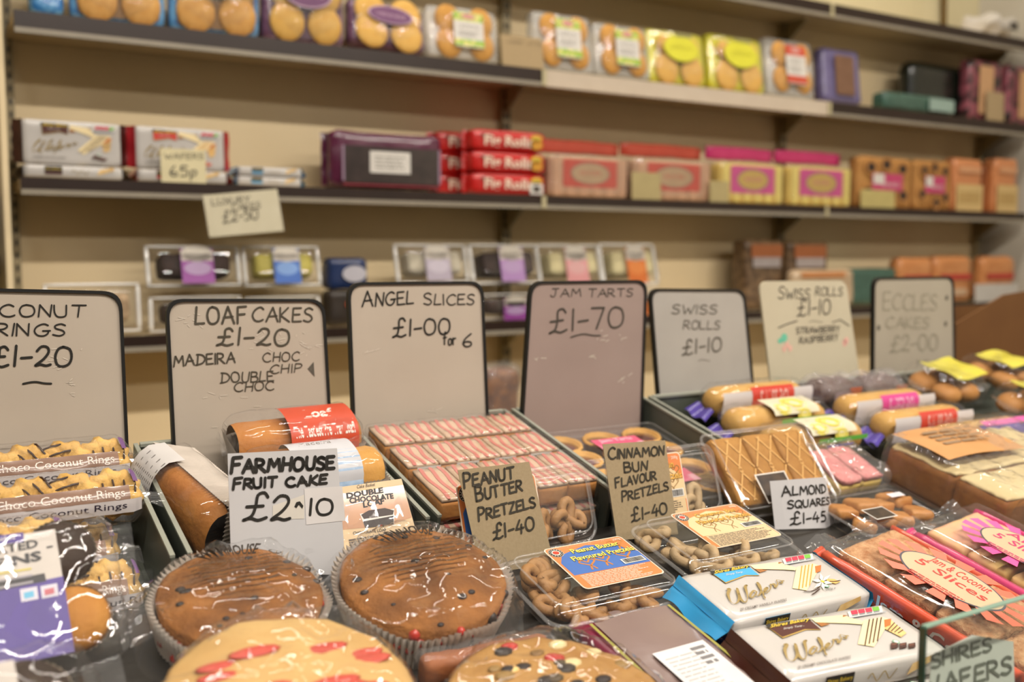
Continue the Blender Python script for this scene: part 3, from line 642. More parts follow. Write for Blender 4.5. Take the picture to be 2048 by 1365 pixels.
# white carrier bag on the top shelf
o = thing('carrier_bag', 'crumpled white carrier bag on top of the shelving at the right', 'bag'); c = atY(1995, 72, 2.36); put(o, (c.x, 2.40, ZT['top'] + .016))
wb = mat('white_thin_plastic', 'c9c2b8', 'd8d2c8', rough=.4, scale=30)
MB().soft((.19, .13, .075), wb, r=.04, n=(14, 10, 6), c=(0, 0, .045), fn=lambda p: p + noise.noise_vector(p * 22) * .022).build('bag', o)
m = MB(); rect(m, Face((0, -.085, 0), (1, 0, 0), (0, 0, 1)), .03, .04, .05, .03, flat('4a4640'), 1); m.build('print', o)

# ---- middle shelf: wafers
WQ = [(1461, 1229), (1738, 1197), (1617, 1112), (1343, 1137)]        # photo corners of the vanilla pack's top face
tan_w = mat('wafer_print', 'd2a660', 'e3c68d', rough=.5, scale=90); tan_d = flat('9a6430'); tan_l = flat('e6d3a4'); goldink = mat('gold_script_ink', '8a743f', 'a48c55', rough=.35, scale=60)
def c2(x, y): return (1200 + x / 4.551, 1065 + y / 4.551)
WS = ['1085,490 1110,488 1098,525 1112,565 1135,605 1172,625 1203,610 1211,570 1195,525 1180,490', '1195,520 1222,580 1255,615 1284,615 1291,580 1277,530 1258,482 1270,468',
      '1374,540 1348,522 1322,545 1316,575 1335,585 1362,562 1375,532 1372,562 1392,572 1416,545 1404,490 1378,455 1372,460 1400,505 1438,565 1464,594 1458,600 1444,572 1436,545 1452,540',
      '1448,545 1474,517 1470,505 1450,520 1448,543 1472,552 1500,530 1509,500 1500,480 1520,482 1542,480 1550,512 1572,480 1556,445 1590,450 1614,466 1608,477 1588,470', '1596,455 1625,458']
def wafer_art(m, fr, kind='vanilla', px=None, small=False):
    f = px or fr.px; ban = {'vanilla': flat('3f9ccc'), 'choc': flat('4a2018'), 'straw': flat('c23a30')}[kind]
    Q = lambda *pts: [f(*c2(*p)) for p in pts]
    poly(m, fr, Q((890, 308), (1262, 283), (1390, 385), (1255, 375), (1065, 428)), flat('bb9a52'), 1)
    poly(m, fr, Q((892, 308), (1260, 284), (1383, 382), (1245, 368), (1060, 420)), ban, 2); poly(m, fr, Q((888, 308), (1262, 282), (1290, 302), (925, 338)), flat('23201c'), 2.5)
    yel = flat('d8b83a')
    textpx(m, fr, 'Shires Bakery', c2(940, 338), c2(1270, 303), 6.2, yel, 4, bold=.02, px=f); textpx(m, fr, 'Simply Tasty...', c2(1058, 362), c2(1235, 347), 3.6, white_l, 4, px=f)
    # wafer fingers beside the banner
    poly(m, fr, Q((1285, 283), (1560, 278), (1745, 345), (1735, 368), (1610, 350), (1330, 320)), tan_l, 2); poly(m, fr, Q((1330, 320), (1400, 330), (1460, 345), (1385, 360)), tan_d, 2.5); poly(m, fr, Q((1560, 278), (1610, 283), (1560, 295)), tan_d, 3)
    # upright wafer block
    poly(m, fr, Q((1745, 335), (1905, 318), (1985, 350), (1935, 430), (1860, 560), (1720, 528)), tan_l, 1.5)
    wc = flat('4b2a18') if kind == 'choc' else flat('c98f3c')
    for k in range(4):
        x = 1790 + k * 34; poly(m, fr, Q((x, 332 - k * 3), (x + 12, 330 - k * 3), (x - 2, 545 - k * 8), (x - 14, 542 - k * 8)), wc, 2.5)
    poly(m, fr, Q((1925, 345), (1985, 340), (1985, 395), (1935, 410)), flat('b5662c'), 2.5)
    if kind == 'vanilla':
        for a in range(6):
            t = a * 1.047 + .3; cx, cy = 2005, 495; poly(m, fr, Q((cx, cy), (cx + 50 * math.cos(t - .35), cy + 42 * math.sin(t - .35)), (cx + 105 * math.cos(t), cy + 80 * math.sin(t)), (cx + 50 * math.cos(t + .35), cy + 42 * math.sin(t + .35))), flat('eee4cf'), 3 + a * .1)
        ell(m, fr, *f(*c2(2010, 495)), .0022, .0022, flat('d8b440'), 4)
        for s_ in ('1835,570 1900,575 1955,560 1985,540', '1915,605 1945,590 1985,560', '2080,500 2130,505 2180,500'):
            stroke(m, fr, catmull([f(*c2(*map(float, q.split(',')))) for q in s_.split()], 4), .0014, flat('3c2418'), 4)
        poly(m, fr, Q((2040, 470), (2120, 480), (2185, 510), (2140, 525), (2060, 505)), flat('dba860'), 2.8)
    else:
        c = flat('43241a') if kind == 'choc' else flat('c4553f')
        for k in range(3):
            a = 2000 + k * 75; poly(m, fr, Q((a, 545 + k * 8), (a + 60, 540 + k * 8), (a + 66, 585 + k * 4), (a + 6, 592 + k * 4)), c, 3); poly(m, fr, Q((a + 8, 550 + k * 8), (a + 50, 546 + k * 8), (a + 52, 560 + k * 8), (a + 10, 564 + k * 8)), flat('6b4232') if kind == 'choc' else flat('d88a70'), 3.5)
        poly(m, fr, Q((1985, 350), (2130, 470), (2085, 500), (1935, 420)), tan_w, 2.2)
        for k in range(4): poly(m, fr, Q((2015 + k * 26, 372 + k * 22), (2022 + k * 26, 380 + k * 22), (1968 + k * 30, 440 + k * 10), (1960 + k * 30, 434 + k * 10)), wc, 2.6)
    # nutrition panel
    poly(m, fr, Q((1595, 250), (1890, 222), (1910, 285), (1625, 308)), white_l, 1.2)
    for k in range(4): poly(m, fr, Q((1622 + k * 62, 248 - k * 5), (1678 + k * 62, 243 - k * 5), (1692 + k * 62, 276 - k * 5), (1638 + k * 62, 281 - k * 5)), flat('6fae3c') if k == 3 else flat('c8324a'), 3)
    for k in range(4): poly(m, fr, Q((1640 + k * 62, 285 - k * 5), (1690 + k * 62, 280 - k * 5), (1692 + k * 62, 287 - k * 5), (1642 + k * 62, 292 - k * 5)), flat('7a7f88'), 3)
    poly(m, fr, Q((1620, 305), (1935, 275), (1938, 280), (1622, 311)), flat('8b93a0'), 3)
    # gold script and small print
    for k, s_ in enumerate(WS): stroke(m, fr, catmull([f(*c2(*map(float, q.split(',')))) for q in s_.split()], 5), (lambda t: .0021 + .0013 * math.sin(t * 9)) if k < 2 else (lambda t: .0017 + .0008 * math.sin(t * 14)), goldink, 4)
    nm = {'vanilla': '20 CREAMY VANILLA WAFERS', 'choc': '20 CREAMY CHOCOLATE WAFERS', 'straw': '20 CREAMY STRAWBERRY WAFERS'}[kind]
    textpx(m, fr, nm, c2(1232, 692), c2(1672, 640), 5.2, flat('6a625c'), 3, bold=.01, px=f)
    textpx(m, fr, '250g e', c2(2045, 578), c2(2140, 570), 4.2, flat('55504a'), 3, px=f)
    ell(m, fr, *f(*c2(2045, 535)), .0035, .0035, flat('5d9a78'), 3); ell(m, fr, *f(*c2(2045, 535)), .0025, .0025, white_l, 3.5)
wh_f = mat('white_glossy_film', 'b6b1ac', 'bdb9b4', rough=.28, scale=8, coat=.5, bump=.12, bscale=25)
wfins = {'vanilla': mat('blue_glossy_film', '2f8cc2', '3c9bd0', rough=.3, scale=10, coat=.4), 'choc': mat('brown_glossy_film', '33150f', '3d1b14', rough=.3, scale=10, coat=.4), 'straw': mat('red_glossy_film', 'a3222a', 'b02a30', rough=.3, scale=10, coat=.4)}
WW, WD, WH = .195, .092, .027
def wafer_pack(label, kind, full=True, group=None, cat='wafers'):
    """lying flat: x width, y depth, z thickness; printed top face"""
    o = thing('wafer_pack', label, cat, group)
    MB().soft((WW, WD, WH), wh_f, r=.005, n=(14, 8, 4), c=(0, 0, WH / 2), fn=lambda p: p + noise.noise_vector(p * 30) * .0009).build('wrapper', o)
    for side in (-1, 1):
        m = MB(); x = side * WW / 2
        def g(a, b):
            y = (b - .5) * WD * (1 - .04 * a); zz = WH / 2
            if a < .35: k = a / .35; return Vector((x + side * (k * .006 - .0006), y, WH - .0006 - (WH * .42) * k ** 1.4 + .0012 * math.sin(b * 12) * k))
            k = (a - .35) / .65; return Vector((x + side * (.0054 + k * .011), y + .002 * k, WH * .58 - .012 * k + .003 * k * math.sin(b * 9 + 1)))
        m.grid(9, 16, g, wfins[kind]); m.build('end_flap', o)
        m = MB(); m.grid(3, 12, lambda a, b: Vector((x + side * (a * .0056 + .0004), (b - .5) * WD * .98, .001 + WH * .55 * a)), wfins[kind]); m.build('end_fold', o)
    fr = Face((0, 0, WH), (1, 0, 0), (0, 1, 0), quad=WQ, rect=(-WW / 2 + .003, -WD / 2 + .004, WW / 2 - .005, WD / 2 - .006), base=.001)
    m = MB(); wafer_art(m, fr, kind)
    f2 = Face((0, -WD / 2, 0), (1, 0, 0), (0, 0, 1), base=.001)      # long side
    rect(m, f2, -.04, WH * .58, .034, WH * .62, {'vanilla': flat('3f9ccc'), 'choc': flat('4a2018'), 'straw': flat('c23a30')}[kind], 1); rect(m, f2, -.04, WH * .68, .034, WH * .4, flat('23201c'), 2); text(m, f2, 'Shires Bakery', -.04, WH * .62, .0045, flat('d8b83a'), 3, w=.03)
    stroke(m, f2, catmull([(-.005 + .035 * t, WH * (.5 + .18 * math.sin(t * 14))) for t in (i / 9 for i in range(10))], 3), .0012, goldink, 2)
    poly(m, f2, [(.045, .008), (.08, .02), (.078, .026), (.05, .02)], tan_w, 1)
    m.build('artwork', o); return o
# upright (printed face to the front): stand the flat pack on its long side
def stand(o, x, Y, z, lean=0): o.matrix_world = Matrix.Translation((x, Y, z)) @ Matrix.Rotation(R(-lean), 4, 'X') @ Matrix.Translation((0, WH, WD / 2 + .001)) @ Matrix.Rotation(R(90), 4, 'X')
xw = atY(146, 300, YF + .04).x; z2 = ZT[2] + .0035
def shelf_wafers(cx, kind, lab):
    a = wafer_pack('white %s wafer pack standing upright on top of a flat one, middle shelf' % lab, kind); o = a
    stand(a, cx, YF + .040, z2 + WH + .0035, 0)
    b = wafer_pack('white %s wafer pack lying flat underneath the upright one' % lab, kind); b.matrix_world = Matrix.Translation((cx - .003, YF + .058, z2 + .0008))
shelf_wafers(xw, 'choc', 'brown banded'); xr = atY(362, 300, YF + .04).x; shelf_wafers(xr, 'straw', 'red banded')
xb = atY(538, 345, YF + .03).x
for i in range(2):
    v = wafer_pack(['white blue banded wafer pack, lower of two on the middle shelf', 'white blue banded wafer pack, upper of two on the middle shelf'][i], 'vanilla')
    v.matrix_world = Matrix.Translation((xb + i * .002, YF + .06, z2 + .0008 + i * (WH - .0095 + .01))) @ Matrix.Scale(.78, 4)
    if i: v.matrix_world = Matrix.Translation((xb + .002, YF + .06, z2 + .0016 + WH * .8)) @ Matrix.Scale(.78, 4)
card('price_card', 'pale yellow price card reading wafers 65p, on the middle shelf', (322, 298, 412, 366), 2, cream_l, [('WAFERS', (330, 318), (406, 318), 11), ('65p', (340, 352), (392, 352), 20, None, 3)], lean=2, front=.002)
# hanging card under the shelf edge
o = thing('price_card', 'cream luxury cakes price card taped to the edge of the middle shelf', 'price card'); c = atY(485, 430, YF - .012); put(o, c, ry=0); f = Plane2px(o)
MB().prism([f(419, 475), f(568, 462), f(554, 378), f(405, 391)], -.0004, .0004, mat('cream_card', 'c9c0a4', 'd0c8ae', rough=.7, scale=20), M=Matrix(((1, 0, 0, 0), (0, 0, -1, 0), (0, 1, 0, 0), (0, 0, 0, 1)))).build('card', o)
m = MB(); handpx(m, Face((0, -.0005, 0), (1, 0, 0), (0, 0, 1)), f, [('LUXURY', (424, 411), (500, 404), 13), ('CAKES', (464, 422), (520, 416), 12), ('£2-50', (446, 446), (516, 438), 22, 1.1, 2.6)], pen2); m.build('lettering', o)
# maroon tray pack
mar = mat('maroon_glossy_film', '4a1830', '5c2440', rough=.25, scale=25, coat=.6, bump=.3, bscale=25)
def art_m(m, fr, w, h):
    rect(m, fr, .02 * w, .4 * h, .84 * w, .66 * h, mat('dark_cake_window', '221a18', '3a2d2b', rough=.3, scale=30, coat=.5), 1); rect(m, fr, .02 * w, .06 * h, .86 * w, .05 * h, flat('7e2530'), 1)
    for sx in (-.41, .45): rect(m, fr, sx * w, .42 * h, .02 * w, .62 * h, flat('8d7488'), 2)
    rect(m, fr, .0 * w, .46 * h, .36 * w, .38 * h, white_l, 3); lines(m, fr, 0, .46 * h, .28 * w, .26 * h, 4, flat('a29d95'), 4)
film_pack('cake_pack', 'maroon film tray of dark cakes with a white label on the middle shelf', 'cakes', (664, 268, 888, 380), mar, art_m, row=2, t=.09, r=.02, front=.01, wamp=.006, fins=mar)
# fig rolls
figm = mat('red_glossy_packet', 'b51c1c', 'c8241f', rough=.28, scale=14, coat=.5, bump=.15, bscale=30)
x, Y, z, w, h = slot(946, 262, 1092, 392, 2, .005); hh = h / 3
def fig(label, dx, k, dy=0):
    o = thing('biscuit_pack', label, 'biscuits', 'red fig roll packs'); put(o, (x + dx, Y + dy, z + k * (hh + .0006)))
    m = MB().soft((w, .075, hh - .001), figm, r=.012, n=(8, 6, 6), c=(0, .04, hh / 2), fn=wob(k + 2, .0012)); lug(m, w, hh, .08, figm, -1); m.build('wrapper', o)
    m = MB(); fr = FR(); rect(m, fr, -.32 * w, .72 * hh, .14 * w, .14 * hh, flat('6b4a38'), 1); text(m, fr, 'Fig Rolls', -.02 * w, .28 * hh, .46 * hh, flat('e8cdb8'), 2, w=.66 * w, bold=.03)
    ell(m, fr, .36 * w, .4 * hh, .09 * w, .24 * hh, flat('c48a2a'), 2); ell(m, fr, .36 * w, .7 * hh, .08 * w, .16 * hh, flat('cfae3c'), 2)
    if k == 0: rect(m, fr, .36 * w, .3 * hh, .18 * w, .5 * hh, white_l, 3); rect(m, fr, .36 * w, .3 * hh, .1 * w, .3 * hh, flat('4a4038'), 4)
    m.build('label', o)
for k, n_ in enumerate(('bottom', 'middle', 'top')):
    fig('red fig roll packet, %s of the front stack of three' % n_, 0, k)
    fig('red fig roll packet, %s of the stack behind to the left' % n_, -.058, k, .088)
# coral and pink slice packs
coral = mat('coral_red_film', 'b5402c', 'c24a34', rough=.3, scale=20, coat=.4); hot = mat('hot_pink_film', 'c22a6a', 'cf3576', rough=.3, scale=20, coat=.4)
def slice_pack(label, box, hd, body, lab, oval, stripe, group):
    x, Y, z, w, h = slot(*box, 2, .02); o = thing('slice_pack', label, 'cakes', group); put(o, (x, Y, z))
    MB().soft((w * .96, .06, h * .70), body, r=.012, n=(8, 5, 8), c=(0, .035, h * .36), fn=wob(3, .002)).build('slices', o)
    MB().soft((w, .012, h * .24), hd, r=.004, n=(8, 2, 4), c=(0, .066, h * .90), fn=wob(5, .003)).build('printed_edge', o)
    m = MB(); fr = Face((0, .0035, 0), (1, 0, 0), (0, 0, 1))
    for k in range(6): rect(m, fr, (-.4 + k * .16) * w, .12 * h, .08 * w, .18 * h, stripe, 1, r=.004)
    for sx in (-.4, .4): rect(m, fr, sx * w, .4 * h, .09 * w, .6 * h, stripe, 1.2)
    rect(m, fr, .0, .42 * h, .66 * w, .48 * h, lab, 2, r=.006); ell(m, fr, 0, .42 * h, .24 * w, .19 * h, flat('7c6a58'), 3); ell(m, fr, 0, .42 * h, .225 * w, .17 * h, oval, 4); text(m, fr, 'SLICES', 0, .4 * h, .06 * h, lab, 5, w=.25 * w)
    m.build('label', o)
    m = MB(); m.soft((w * .99, .07, h * .76), clear, r=.015, n=(10, 4, 8), c=(0, .034, h * .385), fn=wob(9, .004, 30)); m.build('clear_wrapper', o)
jb = mat('pale_jam_slice', 'b08a6c', 'c29a7c', rough=.7, scale=40); yb_ = mat('yellow_pink_slice', 'c9a84e', 'd6b860', rough=.7, scale=40)
slice_pack('coral topped pack of jam slices, first right of the red fig rolls', (1098, 280, 1262, 394), coral, jb, flat('b5402f'), flat('a88a68'), flat('b98f70'), 'coral slice packs')
slice_pack('coral topped pack of jam slices between two blank kraft cards', (1268, 288, 1428, 400), coral, jb, flat('b5402f'), flat('a88a68'), flat('b98f70'), 'coral slice packs')
slice_pack('hot pink topped pack of yellow slices, left one of the pair', (1440, 294, 1572, 404), hot, yb_, flat('bf3f80'), flat('b8974a'), flat('d6c169'), 'pink slice packs')
slice_pack('hot pink topped pack of yellow slices, beside the dotted biscuits', (1578, 302, 1708, 410), hot, yb_, flat('bf3f80'), flat('b8974a'), flat('d6c169'), 'pink slice packs')
card('price_card', 'blank olive card left of the middle coral slice pack', (1264, 345, 1322, 396), 2, flat('a8986a'), lean=2, front=.006)
card('price_card', 'blank olive card between the coral and hot pink slice packs', (1420, 362, 1458, 402), 2, flat('a8986a'), lean=2, front=.006)
# dotted biscuits
dotb = mat('ginger_biscuit', 'a8753c', 'b58449', rough=.8, scale=30)
def dot_pack(label, box):
    def art(m, fr, w, h):
        rd = random.Random(4)
        for px, pz in ((-.3, .78), (.28, .78), (-.02, .85), (-.34, .3), (.3, .25), (.05, .14)): ell(m, fr, px * w, pz * h, .12 * w, .15 * h, flat('b07a40'), 1); ell(m, fr, px * w, pz * h, .075 * w, .095 * h, flat('35241c'), 2)
        rect(m, fr, .0, .5 * h, .56 * w, .34 * h, flat('b9406a'), 3, r=.005); rect(m, fr, -.16 * w, .56 * h, .2 * w, .2 * h, white_l, 4, r=.004); text(m, fr, 'RINGS', .06 * w, .42 * h, .08 * h, white_l, 5, w=.3 * w)
    film_pack('biscuit_pack', label, 'biscuits', box, dotb, art, row=2, t=.05, group='dotted ginger biscuit packs', wamp=.004)
dot_pack('clear pack of ginger biscuits with dark dots, beside the pink topped slices', (1718, 316, 1826, 410)); dot_pack('clear pack of ginger biscuits with dark dots, beside the orange topped packs', (1832, 322, 1904, 412))
card('price_card', 'cream card propped against the left ginger biscuit pack', (1722, 380, 1790, 416), 2, flat('b3a468'), lean=2, front=.004)
org = mat('orange_printed_film', 'bf7848', 'cc8a5a', rough=.35, scale=60, coat=.3)
def art_o(m, fr, w, h): rect(m, fr, 0, .25 * h, .94 * w, .5 * h, flat('c9ac74'), 1); rect(m, fr, 0, .78 * h, .8 * w, .1 * h, flat('d09a70'), 1); lines(m, fr, 0, .25 * h, .8 * w, .4 * h, 1, flat('b4955c'), 2)
for i, bx in enumerate(((1910, 318, 1966, 414), (1992, 318, 2036, 414))): film_pack('biscuit_pack', ['orange topped cream pack, third from the right end of the middle shelf', 'orange topped cream pack nearest the right end of the middle shelf'][i], 'biscuits', bx, org, art_o, row=2, t=.06, group='orange topped cream packs')
film_pack('biscuit_pack', 'dark orange pack between the two orange topped cream packs', 'biscuits', (1968, 330, 1990, 414), flat('8a4a1e'), row=2, t=.05, front=.05)

# ---- lower shelf: clear lidded cake trays
def clam(label, box, cake, band, word='CAKE', row=3, lean=14, group='clear trays of loaf cakes on the lower shelf', t=.09, n=1, dz=0, cap=None, front=.01):
    x, Y, z, w, h = slot(*box, row, front); dz = dz - .008 if dz else 0; h = h - dz - .006; o = thing('cake_tray', label, 'cakes', group); put(o, (x, Y, z + dz + .001 + t * math.sin(R(lean))), rx=-lean)
    MB().soft((w * .74, t * .7, h * .56), cake, r=.012, n=(8, 6, 6), c=(0, t / 2, h * .5), fn=wob(6, .003, 40)).build('cake', o)
    m = MB(); m.soft((w * .86, t * .9, h * .78), rigid, r=.012, n=(8, 5, 8), c=(0, t * .5, h * .5)); m.build('lid', o)
    m = MB(); y = t * .42
    for dx, dzz, ww, hh in ((0, .03, 1, .06), (0, .97, 1, .06), (-.48, .5, .05, .9), (.48, .5, .05, .9)): m.soft((ww * w, .012, hh * h), rim_m, r=.005, n=(6, 2, 6), c=(dx * w, y, dzz * h))
    m.build('rim', o)
    if band:
        m = MB(); fr = Face((0, t * .05 - .003, 0), (1, 0, 0), (0, 0, 1)); bw = .34 * w
        rect(m, fr, 0, .42 * h, bw, .84 * h, band, 1); ell(m, fr, 0, .72 * h, bw * .5, .2 * h, flat('b9b0a4'), 2); rect(m, fr, 0, .62 * h, bw * .96, .16 * h, flat('b9b0a4'), 2); ell(m, fr, 0, .78 * h, bw * .36, .1 * h, flat('c6beb0'), 3)
        text(m, fr, word, 0, .66 * h, .07 * h, flat('6a5f58'), 4, w=bw * .7); ell(m, fr, 0, .36 * h, bw * .42, .16 * h, cap or flat('a68ab0'), 2)
        m.build('sleeve', o)
    return o
rim_m = film('highlight_white_rim', haze=.75, rough=.12, bscale=20, bump=.2, ior=1.7, fold=0, hcol=(1, .98, .94))  # dense white haze paints the bright highlights into the tray rims
ycake = mat('yellow_icing_cake', 'b8ab4a', 'c9bd62', rough=.6, scale=25); wcake = mat('cream_topped_cake', 'b0a690', 'd0c8b4', rough=.7, scale=30, sharp=.7); pcake = mat('pale_lemon_cake', 'c4b684', 'd8cda0', rough=.7, scale=30)
purp = flat('8a3f8e'); blu = flat('2a5cae'); pnk = flat('c98a8a'); orr = flat('c4682c'); lil = flat('a59aa8')
clam('clear tray with pale nutty cake, half hidden by the coconut rings board', (92, 566, 288, 664), mat('nutty_cake', '8a7052', 'c0a482', rough=.8, scale=30, sharp=.8), None, lean=4)
m = None
clam('clear tray of dark cake with a purple sleeve, above the loaf cakes board', (300, 496, 492, 602), choc, purp, 'CHOCOLATE', dz=.097, group=None)
clam('clear tray of dark cake under the purple sleeved one on top', (305, 590, 492, 676), choc, purp, 'CHOCOLATE', lean=0, group=None)
clam('clear tray of yellow cake with a blue sleeve', (498, 496, 654, 600), ycake, blu, 'LEMON', dz=.094, cap=flat('6f94cc'), group=None)
clam('clear tray of yellow cake under the blue sleeved one on top', (500, 590, 650, 674), ycake, blu, 'LEMON', lean=0, cap=flat('6f94cc'), group=None)
navy = mat('navy_printed_film', '1c2c52', '24365f', rough=.3, scale=20, coat=.4)
film_pack('cake_pack', 'navy blue cake pack with white cloud label behind the angel slices board', 'cakes', (658, 518, 738, 576), navy, lambda m, fr, w, h: (ell(m, fr, .12 * w, .5 * h, .3 * w, .26 * h, flat('b7b4bc'), 1)), row=3, t=.06, front=.03, dz=.088)
film_pack('cake_pack', 'dark navy cake pack under the one with the cloud label', 'cakes', (658, 582, 742, 668), mat('dark_navy_film', '2a2420', '3a3028', rough=.4, scale=20), lambda m, fr, w, h: ell(m, fr, .0 * w, .6 * h, .12 * w, .12 * h, flat('b0502a'), 1), row=3, t=.06, front=.03)
clam('clear tray of cream topped cake with a lilac grey sleeve', (806, 492, 952, 580), wcake, lil, 'COCONUT', dz=.095, cap=flat('b5acb8'), group=None)
clam('clear tray hidden under the lilac grey sleeved tray', (806, 590, 960, 652), wcake, lil, 'COCONUT', lean=0, cap=flat('b5acb8'), group=None)
clam('clear tray of dark cake with a purple and white sleeve', (958, 492, 1098, 582), choc, flat('a07aac'), 'COFFEE', dz=.09, group=None)
clam('clear tray of dark cake with purple sleeve, under the purple and white one', (962, 585, 1100, 646), choc, purp, 'COFFEE', lean=0, group=None)
clam('clear tray of pale cake with a pink sleeve', (1094, 492, 1222, 578), pcake, pnk, 'CHERRY', dz=.085, cap=flat('c99a98'), group=None)
clam('clear tray of pale cake with pink sleeve, under the other pink one', (1096, 580, 1224, 640), pcake, pnk, 'CHERRY', lean=0, cap=flat('c99a98'), group=None)
clam('clear tray of pale cake with an orange sleeve', (1222, 490, 1334, 574), pcake, orr, 'ORANGE', dz=.08, cap=flat('cc7a3c'), group=None)
clam('clear tray of pale cake with orange sleeve, under the other orange one', (1224, 576, 1336, 634), pcake, orr, 'ORANGE', lean=0, cap=flat('cc7a3c'), group=None)
jarb = mat('brown_nut_pack', '4f3b28', '7a6044', rough=.4, scale=50, sharp=.8, coat=.4)
for i, bx in enumerate(((1492, 482, 1570, 612), (1578, 484, 1658, 612))):
    film_pack('cake_pack', ['brown clear pack with orange and white label behind the frameless sign, left one', 'brown clear pack with orange and white label behind the frameless sign, right one'][i], 'cakes', bx, jarb, lambda m, fr, w, h: (rect(m, fr, 0, .84 * h, .8 * w, .2 * h, flat('9c5c34'), 1, r=.01), rect(m, fr, 0, .68 * h, .7 * w, .14 * h, flat('a59b98'), 2)), row=3, t=.07, front=.05, group='brown clear packs on the lower shelf')
film_pack('cake_pack', 'cream and orange rounded pack on the lower shelf left of the eccles board', 'cakes', (1588, 540, 1712, 622), mat('cream_orange_film', 'b59a7a', 'c8b090', rough=.35, scale=15, coat=.4), lambda m, fr, w, h: rect(m, fr, -.05 * w, .86 * h, .7 * w, .14 * h, flat('c0804c'), 1), row=3, t=.045, front=.0, r=.02)
film_pack('cake_pack', 'dark teal cake pack behind the eccles cakes board', 'cakes', (1700, 538, 1800, 612), teal_f, row=3, t=.06, front=.04)
obun = mat('orange_bun_pack', 'b8743f', 'c98c58', rough=.4, scale=20, coat=.3)
for i, bx in enumerate(((1800, 516, 1868, 604), (1872, 514, 1948, 602), (1966, 514, 2032, 602))):
    film_pack('bun_pack', ['orange bun pack with red print, nearest the dark teal pack', 'orange bun pack with red print, middle of three', 'orange bun pack with red print, at the right end of the lower shelf'][i], 'buns', bx, obun, lambda m, fr, w, h: (rect(m, fr, 0, .55 * h, .8 * w, .12 * h, flat('b03a30'), 1), rect(m, fr, 0, .22 * h, .6 * w, .16 * h, flat('c0a080'), 1)), row=3, t=.06, r=.025, group='orange bun packs', wamp=.004)
card('price_card', 'white price card in front of the orange bun packs', (1950, 568, 2036, 608), 3, flat('b9b4ac'), lean=2, front=.0)
# bottom shelf
x, Y, z, w, h = slot(984, 748, 1042, 816, 4, -.05); o = thing('biscuit_bag', 'brown bag of biscuits on the bottom shelf, between angel slices and jam tarts boards', 'biscuits'); put(o, (x, Y, ZT[4] + .014)); h = max(h, .12)
MB().soft((w * 1.3, .08, h), mat('amber_biscuits', '5e3516', '8a5522', rough=.5, scale=40, sharp=.8), r=.03, n=(8, 6, 8), c=(0, .05, h / 2), fn=wob(3, .008)).build('biscuits', o)
MB().soft((w * 1.4, .09, h * 1.08), clear2, r=.03, n=(8, 6, 8), c=(0, .05, h * .54), fn=wob(8, .008)).build('bag', o)
x, Y, z, w, h = slot(258, 846, 326, 880, 4, -.05); o = thing('carton', 'yellow and pink carton on the bottom shelf, beside the loaf cakes board', 'carton'); put(o, (x, Y, ZT[4] + .004))
MB().soft((w * 1.6, .08, .075), flat('b8842c'), r=.004, n=(4, 4, 4), c=(0, .045, .0375)).build('box', o); m = MB(); rect(m, Face((0, .004, 0), (1, 0, 0), (0, 0, 1)), -.02, .03, .04, .03, flat('b04a6a'), 1); m.build('label', o)
# ------------------------------------------------------------------ goods on the counter
def hgt(p): return p.z - base_z(p.y)
def on(X, Y, h=LEDGE): return Vector((X, Y, base_z(Y) + h))
def crk(p, amp, sc, seed=0):
    q = Vector(p) * sc + Vector((seed * 3.3, seed * 1.9, seed)); return amp * (.5 - 2 * abs(noise.noise(q))) + amp * .4 * (.5 - 2 * abs(noise.noise(q * 2.3)))
def crumple(seed, amp, sc=30): return lambda p: Vector(p) + Vector((crk(p, amp, sc, seed), crk(p, amp, sc, seed + 5), crk(p, amp, sc, seed + 9)))
wrap = film('clear_cellophane', haze=.014, rough=.05, bscale=9, bump=.36, fold=1.0)
wrap3 = film('smooth_cellophane', haze=.015, rough=.06, bscale=7, bump=.14, fold=1.0)
wrap2 = film('crinkled_cellophane', haze=.05, rough=.06, bscale=24, bump=.7, fold=1.0)
def bag(m, size, c, seed, amp=.006, mt=None, r=.02, n=(18, 16, 8), sc=28): m.soft(size, mt or wrap, r=r, n=n, c=c, fn=crumple(seed, amp, sc))
def seal(m, x, y0, y1, z, side, ln=.02, mt=None, seed=1):
    """crimped, ribbed end seal of a film bag along y"""
    m.grid(6, 28, lambda a, b: Vector((x + side * a * ln, y0 + (y1 - y0) * (b + .04 * a * math.sin(b * 9 + seed)), z + .006 * a * math.sin(b * 7 + seed) + .0012 * math.sin(b * 70) + .004 * a)), mt or wrap2)

